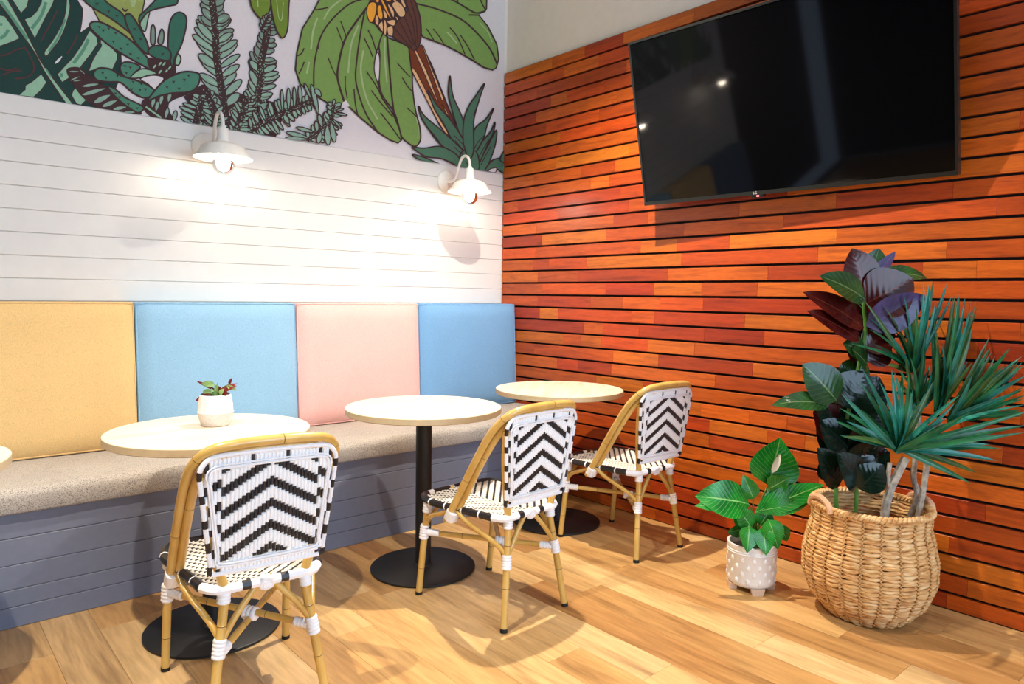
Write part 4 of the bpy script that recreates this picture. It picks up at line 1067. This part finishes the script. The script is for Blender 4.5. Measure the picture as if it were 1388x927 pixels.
# inner pots stand in the basket, with the plants' soil
DB = depth_of(BK+Vector((0, 0, 0.6)))
def zone(x0, y0, x1, wpx):
    s = (x1-x0)/wpx
    return lambda x, y, off=0.0: at_depth(x0+x*s, y0+y*s, DB-off)
R1 = zone(1040, 330, 1260, 1073); R2 = zone(1040, 480, 1260, 927); DZ = zone(1140, 370, 1388, 851)

rp = empty('rubber_plant', (BK.x-0.03, BK.y+0.075, 0.0125)); tag(rp, 'rubber plant with broad dark burgundy and green leaves in the basket', 'plant')
def pot_at(root, r0, r1, h, mat):
    b = MB(); b.lathe([(r0, 0.0), (r1, h), (r1-0.006, h), (r1-0.008, h-0.02), (0.0005, h-0.02)], 28, mfun=lambda i: 1 if i == 3 else 0); return b.build('nursery_pot', [mat, M_SOIL], root, True)
pot_at(rp, 0.045, 0.07, 0.24, M_PLASTICB)
sb = Vector(rp.location)+Vector((0, 0, 0.22))
st1 = [sb+Vector((-0.02, 0.02, 0)), R2(395, 860, 0.0), R2(395, 720, 0.0), R2(430, 480, -0.02), R1(640, 640, -0.03), R1(640, 420, -0.03), R1(650, 280, -0.03)]
stem('stem', M_STEM, st1, 0.0085, rp)
stem('stem', M_STEM, [sb+Vector((0.0, -0.02, 0)), R2(505, 890, 0.02), R2(508, 770, 0.03), R2(490, 600, 0.0)], 0.008, rp)
RL = [(R1(640,312), R1(562,32), 0.155, M_RUBR, 0.04, (0.0, -0.1, 0.1)), (R1(690,205,-0.04), R1(738,32,-0.05), 0.09, M_RUBG, 0.0, None), (R1(648,292,-.02), R1(848,52,-.02), 0.055, M_RUBP, 0.0, None), (R1(645,368,.02), R1(345,215,.08), 0.125, M_RUBG, 0.06, (0, -.2, .5)),
      (R1(645,400,.0), R1(965,232,.03), 0.21, M_RUBR, 0.05, (0,-.2,.3)), (R1(740,215,-.05), R1(1055,228,-.03), 0.085, M_RUBG, 0.10, (0,0,.8)), (R1(655,545,.02), R1(1045,345,.05), 0.15, M_RUBP, 0.04, (-.2,-.2,-.2)), (R1(640,560,.0), R1(235,322,.05), 0.12, M_RUBR, 0.05, (0,0,.6)),
      (R1(610,640,.01), R1(262,446,.06), 0.10, M_RUBR, 0.05, (0,0,.6)), (R2(395,265,.05), R2(200,55,.06), 0.16, M_RUBG, 0.05, (0,-.1,.2)), (R2(345,295,.05), R2(25,292,.08), 0.085, M_RUBG, 0.14, (0,0,.7)), (R2(430,300,.02), R2(560,100,.02), 0.19, M_RUBD, 0.05, None),
      (R2(405,760,.02), R2(285,535,.05), 0.14, M_RUBD, 0.05, None), (R2(510,765,.07), R2(395,565,.10), 0.15, M_RUBD, 0.10, None), (R2(520,770,.08), R2(662,630,.10), 0.125, M_RUBD, 0.08, None), (R2(480,560,-.02), R2(300,380,.0), 0.17, M_RUBD, 0.05, None), (R2(480,560,-.04), R2(620,380,-.02), 0.18, M_RUBD, 0.05, None),
      (R2(430,420,-.05), R2(260,330,-.04), 0.15, M_RUBR, 0.05, None), (R2(450,380,-.03), R2(520,200,-.03), 0.2, M_RUBD, 0.03, None), (R2(520,500,-.06), R2(680,470,-.06), 0.15, M_RUBR, 0.03, None), (R2(480,720,-.03), R2(560,520,-.03), 0.16, M_RUBD, 0.03, None), (R1(640,700,-.03), R1(830,560,-.03), 0.13, M_RUBR, 0.04, None), (R1(640,720,-.02), R1(500,660,-.0), 0.10, M_RUBG, 0.04, None),
      (R1(660,800,-.02), R1(560,700,.02), 0.14, M_RUBG, 0.04, None), (R2(420,700,-.06), R2(330,560,-.05), 0.15, M_RUBD, 0.0, None), (R2(520,640,-.08), R2(700,560,-.08), 0.15, M_RUBD, 0.0, None), (R2(500,420,-.08), R2(690,300,-.08), 0.17, M_RUBD, 0.0, None), (R2(500,330,-.08), R2(640,130,-.08), 0.17, M_RUBD, 0.0, None), (R2(460,640,-.05), R2(360,470,-.03), 0.16, M_RUBD, 0.0, None)]
for k in range(16):                                  # inner foliage up the stem
    yy = 130+500*k/15; xx = 440+rl.uniform(-30, 60); sg = -1 if k % 2 else 1
    RL.append((R2(xx, yy+40, -0.05), R2(xx+sg*rl.uniform(90, 170), yy-rl.uniform(40, 110), -0.06+rl.uniform(-0.03, 0.05)), rl.uniform(0.12, 0.17), rl.choice([M_RUBD, M_RUBD, M_RUBR, M_RUBG]), 0.04, None))
for k in range(7):
    yy = 430+300*k/6; sg = -1 if k % 2 else 1
    RL.append((R1(645, yy+40, -0.05), R1(645+sg*rl.uniform(120, 210), yy-rl.uniform(10, 90), -0.05), rl.uniform(0.10, 0.14), rl.choice([M_RUBD, M_RUBR, M_RUBR]), 0.04, None))
for (bs, tp_, w, mt_, bd, nrm_) in RL:
    nv_ = TOCAM+Vector(nrm_) if nrm_ else jit(TOCAM+Vector((0, 0, 0.25)), 0.38)
    leaf('leaf', mt_, bs, tp_, w, nv_, rp, bd, 0.18, 10, 'ovate', 0.0)
dp = empty('dracaena_plant', (BK.x+0.02, BK.y-0.085, 0.0125)); tag(dp, 'dracaena with pale trunks and long narrow blue green leaves in basket', 'plant')
pot_at(dp, 0.05, 0.075, 0.24, M_PLASTICB)
sd = Vector(dp.location)+Vector((0, 0, 0.22))
stem('trunk', M_TRUNK, [sd+Vector((-0.03, 0.03, 0)), R2(672, 905, 0.06), R2(700, 780, 0.07), R2(740, 690, 0.07), DZ(300, 860, 0.07)], 0.0165, dp)
stem('trunk', M_TRUNK, [R2(700, 780, 0.07), R2(690, 700, 0.07), R2(700, 620, 0.07)], 0.009, dp)
stem('trunk', M_TRUNK, [sd+Vector((0.03, -0.04, 0)), R2(868, 890, 0.03), R2(905, 680, 0.03), DZ(405, 850, 0.03), DZ(470, 700, 0.03)], 0.0115, dp)
stem('trunk', M_TRUNK, [sd+Vector((0.04, 0.03, 0)), R2(850, 840, -0.04), R2(835, 690, -0.04), DZ(360, 700, -0.03), DZ(335, 470, -0.02)], 0.011, dp)
def rosette(base, off, tips, w=0.023):
    tips = tips+[(tx+rl.uniform(-34, 34), ty+rl.uniform(-10, 60)) for (tx, ty) in tips]
    for k, (tx, ty) in enumerate(tips):
        bs = DZ(base[0]+rl.uniform(-12, 12), base[1]+rl.uniform(-14, 14), off)
        o2 = off+rl.uniform(-0.10, 0.16); tp_ = DZ(tx, ty, o2)
        mt_ = rl.choice([M_DRAC, M_DRAC, M_DRAC2, M_DRAC2, M_DRAC3])
        up = 1 if ty < base[1] else 0.4
        leaf('leaf', mt_, bs, tp_, w*rl.uniform(0.8, 1.2), jit(TOCAM+Vector((0, 0, 0.35)), 0.45), dp, rl.uniform(0.02, 0.07), 0.35, 10, 'blade', 0.02)
rosette((262, 820), 0.09, [(100,438),(2,552),(-5,622),(-5,750),(440,463),(235,440),(285,440),(180,500),(555,558),(488,670),(690,690),(862,600),(862,698),(775,745),(740,752),(748,808),(632,922),(120,560),(60,660),(600,640),(690,790),(380,560),(560,720),(335,480)], 0.025)
rosette((330, 455), -0.01, [(108,118),(48,268),(128,200),(198,145),(288,112),(325,48),(385,38),(412,38),(492,42),(268,190),(230,400),(350,150),(160,330),(250,260),(440,130),(300,200)])
rosette((350, 640), 0.0, [(350,300),(420,420),(300,380),(480,330),(260,440),(520,420),(380,250),(450,480)])
rosette((445, 645), 0.02, [(545,88),(578,103),(628,123),(633,153),(612,218),(560,268),(500,338),(470,325),(530,90),(590,180),(420,150),(590,405)])
rosette((505, 690), 0.05, [(690,293),(788,338),(842,378),(855,420),(856,470),(850,535),(848,582),(820,400),(760,420),(700,360),(640,430),(860,640),(800,500)])

# ------------------------------------------------------------------ peace lily in the footed white pot
PP = Vector((-0.43, -2.215, 0)); lily = empty('peace_lily', (PP.x, PP.y, 0.16)); tag(lily, 'leafy peace lily with one pale spathe growing in white footed pot', 'plant')
pot = empty('ceramic_pot', tuple(PP)); tag(pot, 'white ceramic planter with raised teardrop dots on clay feet', 'pot')
b = MB(); r = 0.103; PH = 0.205
b.lathe([(0.07, 0.024), (0.088, 0.026), (0.098, 0.036), (r, 0.05), (r, 0.168), (r+0.0025, 0.171), (r, 0.175), (r+0.0025, 0.180), (r, 0.184), (r+0.002, 0.19), (r+0.002, PH), (r-0.008, PH), (r-0.01, PH-0.03), (0.0005, PH-0.03)], 56, mfun=lambda i: 1 if i == 12 else 0)
b.build('body', [M_POT, M_SOIL], pot, True)
b = MB()
for rowi in range(4):
    for k in range(13):
        a = 2*math.pi*(k+0.5*(rowi % 2))/13+0.15; z = 0.058+0.03*rowi
        c = Vector((r*math.cos(a), r*math.sin(a), z)); U = Vector((-math.sin(a), math.cos(a), 0)); N = Vector((math.cos(a), math.sin(a), 0)); V = Vector((0, 0, 1))
        vs = [c+N*0.0028]; n_ = 8
        for q in range(n_):
            t = 2*math.pi*q/n_; vs.append(c+U*0.0105*math.cos(t)*(1.0 if math.sin(t) < 0 else 0.8)+V*0.014*math.sin(t)-N*0.0008)
        mids = [c+U*0.0075*math.cos(2*math.pi*q/n_)+V*0.0105*math.sin(2*math.pi*q/n_)+N*0.002 for q in range(n_)]
        vs += mids
        fs = []
        for q in range(n_): q2 = (q+1) % n_; fs += [[1+q, 1+q2, 1+n_+q2, 1+n_+q], [1+n_+q, 1+n_+q2, 0]]
        b.add(vs, fs)
dots = b.build('raised_dots', M_POT, pot, True); dots['kind'] = 'stuff'
for k in range(4):
    a = R(-132+90*k); u = Vector((math.cos(a), math.sin(a), 0)); w = Vector((-u.y, u.x, 0)); b = MB()
    vs = []
    for (rr_, hw_, z) in ((0.066, 0.020, 0.0), (0.096, 0.022, 0.0), (0.1, 0.03, 0.030), (0.066, 0.028, 0.026)):
        vs += [u*rr_-w*hw_+Vector((0,0,z)), u*rr_+w*hw_+Vector((0,0,z))]
    b.add(vs, [(0,1,3,2),(2,3,5,4),(4,5,7,6),(6,7,1,0),(0,2,4,6),(1,7,5,3)]); b.build('foot', M_CLAY, pot)
DL = depth_of(PP+Vector((0, 0, 0.25)))
def LZ(x, y, off=0.0): s = 190/734; return at_depth(930+x*s, 580+y*s, DL-off)
soil = PP+Vector((0, 0, 0.18))
LY = [((430,300,.0), (492,50,-.02), 0.185, 'heart', 0.04, None), ((432,318,.02), (545,258,.04), 0.08, 'heart', 0.03, None), ((330,400,.03), (48,358,.07), 0.135, 'ovate', 0.10, (0,-.1,.5)), ((265,425,.04), (45,408,.09), 0.052, 'ovate', 0.10, (0,0,.6)), ((352,372,.0), (298,243,.0), 0.066, 'heart', 0.04, None),
      ((365,440,.03), (718,296,.03), 0.085, 'ovate', 0.06, (0,0,.5)), ((400,430,.04), (640,395,.06), 0.06, 'ovate', 0.05, (0,0,.4)), ((340,520,.05), (270,418,.06), 0.07, 'ovate', 0.04, None), ((328,515,.09), (318,655,.12), 0.076, 'heart', 0.05, None), ((402,525,.09), (418,668,.12), 0.072, 'heart', 0.05, None), ((430,480,.08), (482,638,.10), 0.082, 'heart', 0.05, None),
      ((310,520,.02), (248,445,.02), 0.05, 'ovate', 0.03, None), ((490,510,.03), (530,592,.04), 0.05, 'ovate', 0.03, None), ((300,525,.0), (215,545,.02), 0.05, 'ovate', 0.08, None), ((400,400,.03), (560,330,.0), 0.07, 'ovate', 0.06, (0,0,.4)), ((385,510,.03), (440,430,.03), 0.07, 'ovate', 0.03, None)]
for i, (a, c, w, sh, bd, nrm_) in enumerate(LY):
    bs = LZ(*a); leaf('leaf', M_LILY, bs, LZ(*c), w*1.22, TOCAM+Vector(nrm_) if nrm_ else jit(TOCAM, 0.22), lily, bd, 0.16, 10, sh, 0.0, 0.04)
    g = soil+Vector((rl.uniform(-0.03, 0.03), rl.uniform(-0.03, 0.03), 0)); stem('stem', M_STEM, [g, (g+bs)/2+Vector((0, 0, 0.015)), bs], 0.0035, lily, 6)
leaf('spathe', M_SPATHE, LZ(450, 236, .035), LZ(492, 136, .03), 0.03, TOCAM, lily, 0.03, 0.3, 8, 'ovate')

# ------------------------------------------------------------------ little pot on the table
TP = on_level(292.5, 576, 0.7526); tpot = empty('small_pot', tuple(TP)); tag(tpot, 'small rounded white ceramic pot standing on the pale table', 'pot')
b = MB(); b.lathe([(0.046, 0.0), (0.050, 0.002), (0.058, 0.02), (0.0635, 0.046), (0.0645, 0.05)], 40, mi=1); b.lathe([(0.0645, 0.05), (0.0655, 0.053), (0.0625, 0.057), (0.0615, 0.08), (0.058, 0.105), (0.0555, 0.116), (0.052, 0.118), (0.049, 0.112), (0.048, 0.1), (0.0005, 0.1)], 40, mi=0)
b.build('body', [M_POT, M_POTROUGH], tpot, True)
b = MB(); b.lathe([(0.05, 0.104), (0.052, 0.120), (0.048, 0.121), (0.046, 0.108), (0.0005, 0.108)], 32, mfun=lambda i: 1 if i == 3 else 0); b.build('nursery_liner', [M_PLASTICB, M_SOIL], tpot, True)
sp = empty('small_plant', (TP.x, TP.y, TP.z+0.108)); tag(sp, 'little plant with thin red and green leaves in small white pot', 'plant')
DS = depth_of(TP)
def SZ(x, y, off=0.0): s = 90/834; return at_depth(250+x*s, 500+y*s, DS-off)
sbase = Vector(sp.location)
for a, c, w, mt_, off in (((400,270),(150,152),0.012,M_CALYX,.0), ((385,200),(215,185),0.026,M_SMALLG,.01), ((340,300),(232,285),0.026,M_SMALLG,.02), ((330,310),(135,405),0.017,M_CALYX,.03), ((330,280),(365,270),0.02,M_SMALLG,.02), ((430,300),(668,183),0.02,M_CALYX,.0), ((480,290),(658,212),0.02,M_CALYX,.02), ((560,200),(600,112),0.012,M_CALYX,.0), ((530,210),(660,270),0.016,M_SMALLG,.02), ((470,340),(520,235),0.034,M_CALYX,.03), ((445,330),(500,250),0.024,M_SMALLG,.04), ((420,340),(418,165),0.012,M_SMALLG,.0), ((400,350),(400,200),0.016,M_SMALLG,.02), ((440,300),(430,215),0.03,M_CALYX,.0)):
    bs = SZ(a[0], a[1], off); leaf('leaf', mt_, bs, SZ(c[0], c[1], off), w, jit(TOCAM+Vector((0,0,.4)), 0.3), sp, 0.10, 0.15, 7, 'ovate')
    stem('stem', M_STEM, [sbase+Vector((rl.uniform(-.012,.012), rl.uniform(-.012,.012), 0)), (sbase+bs)/2, bs], 0.0022, sp, 6)
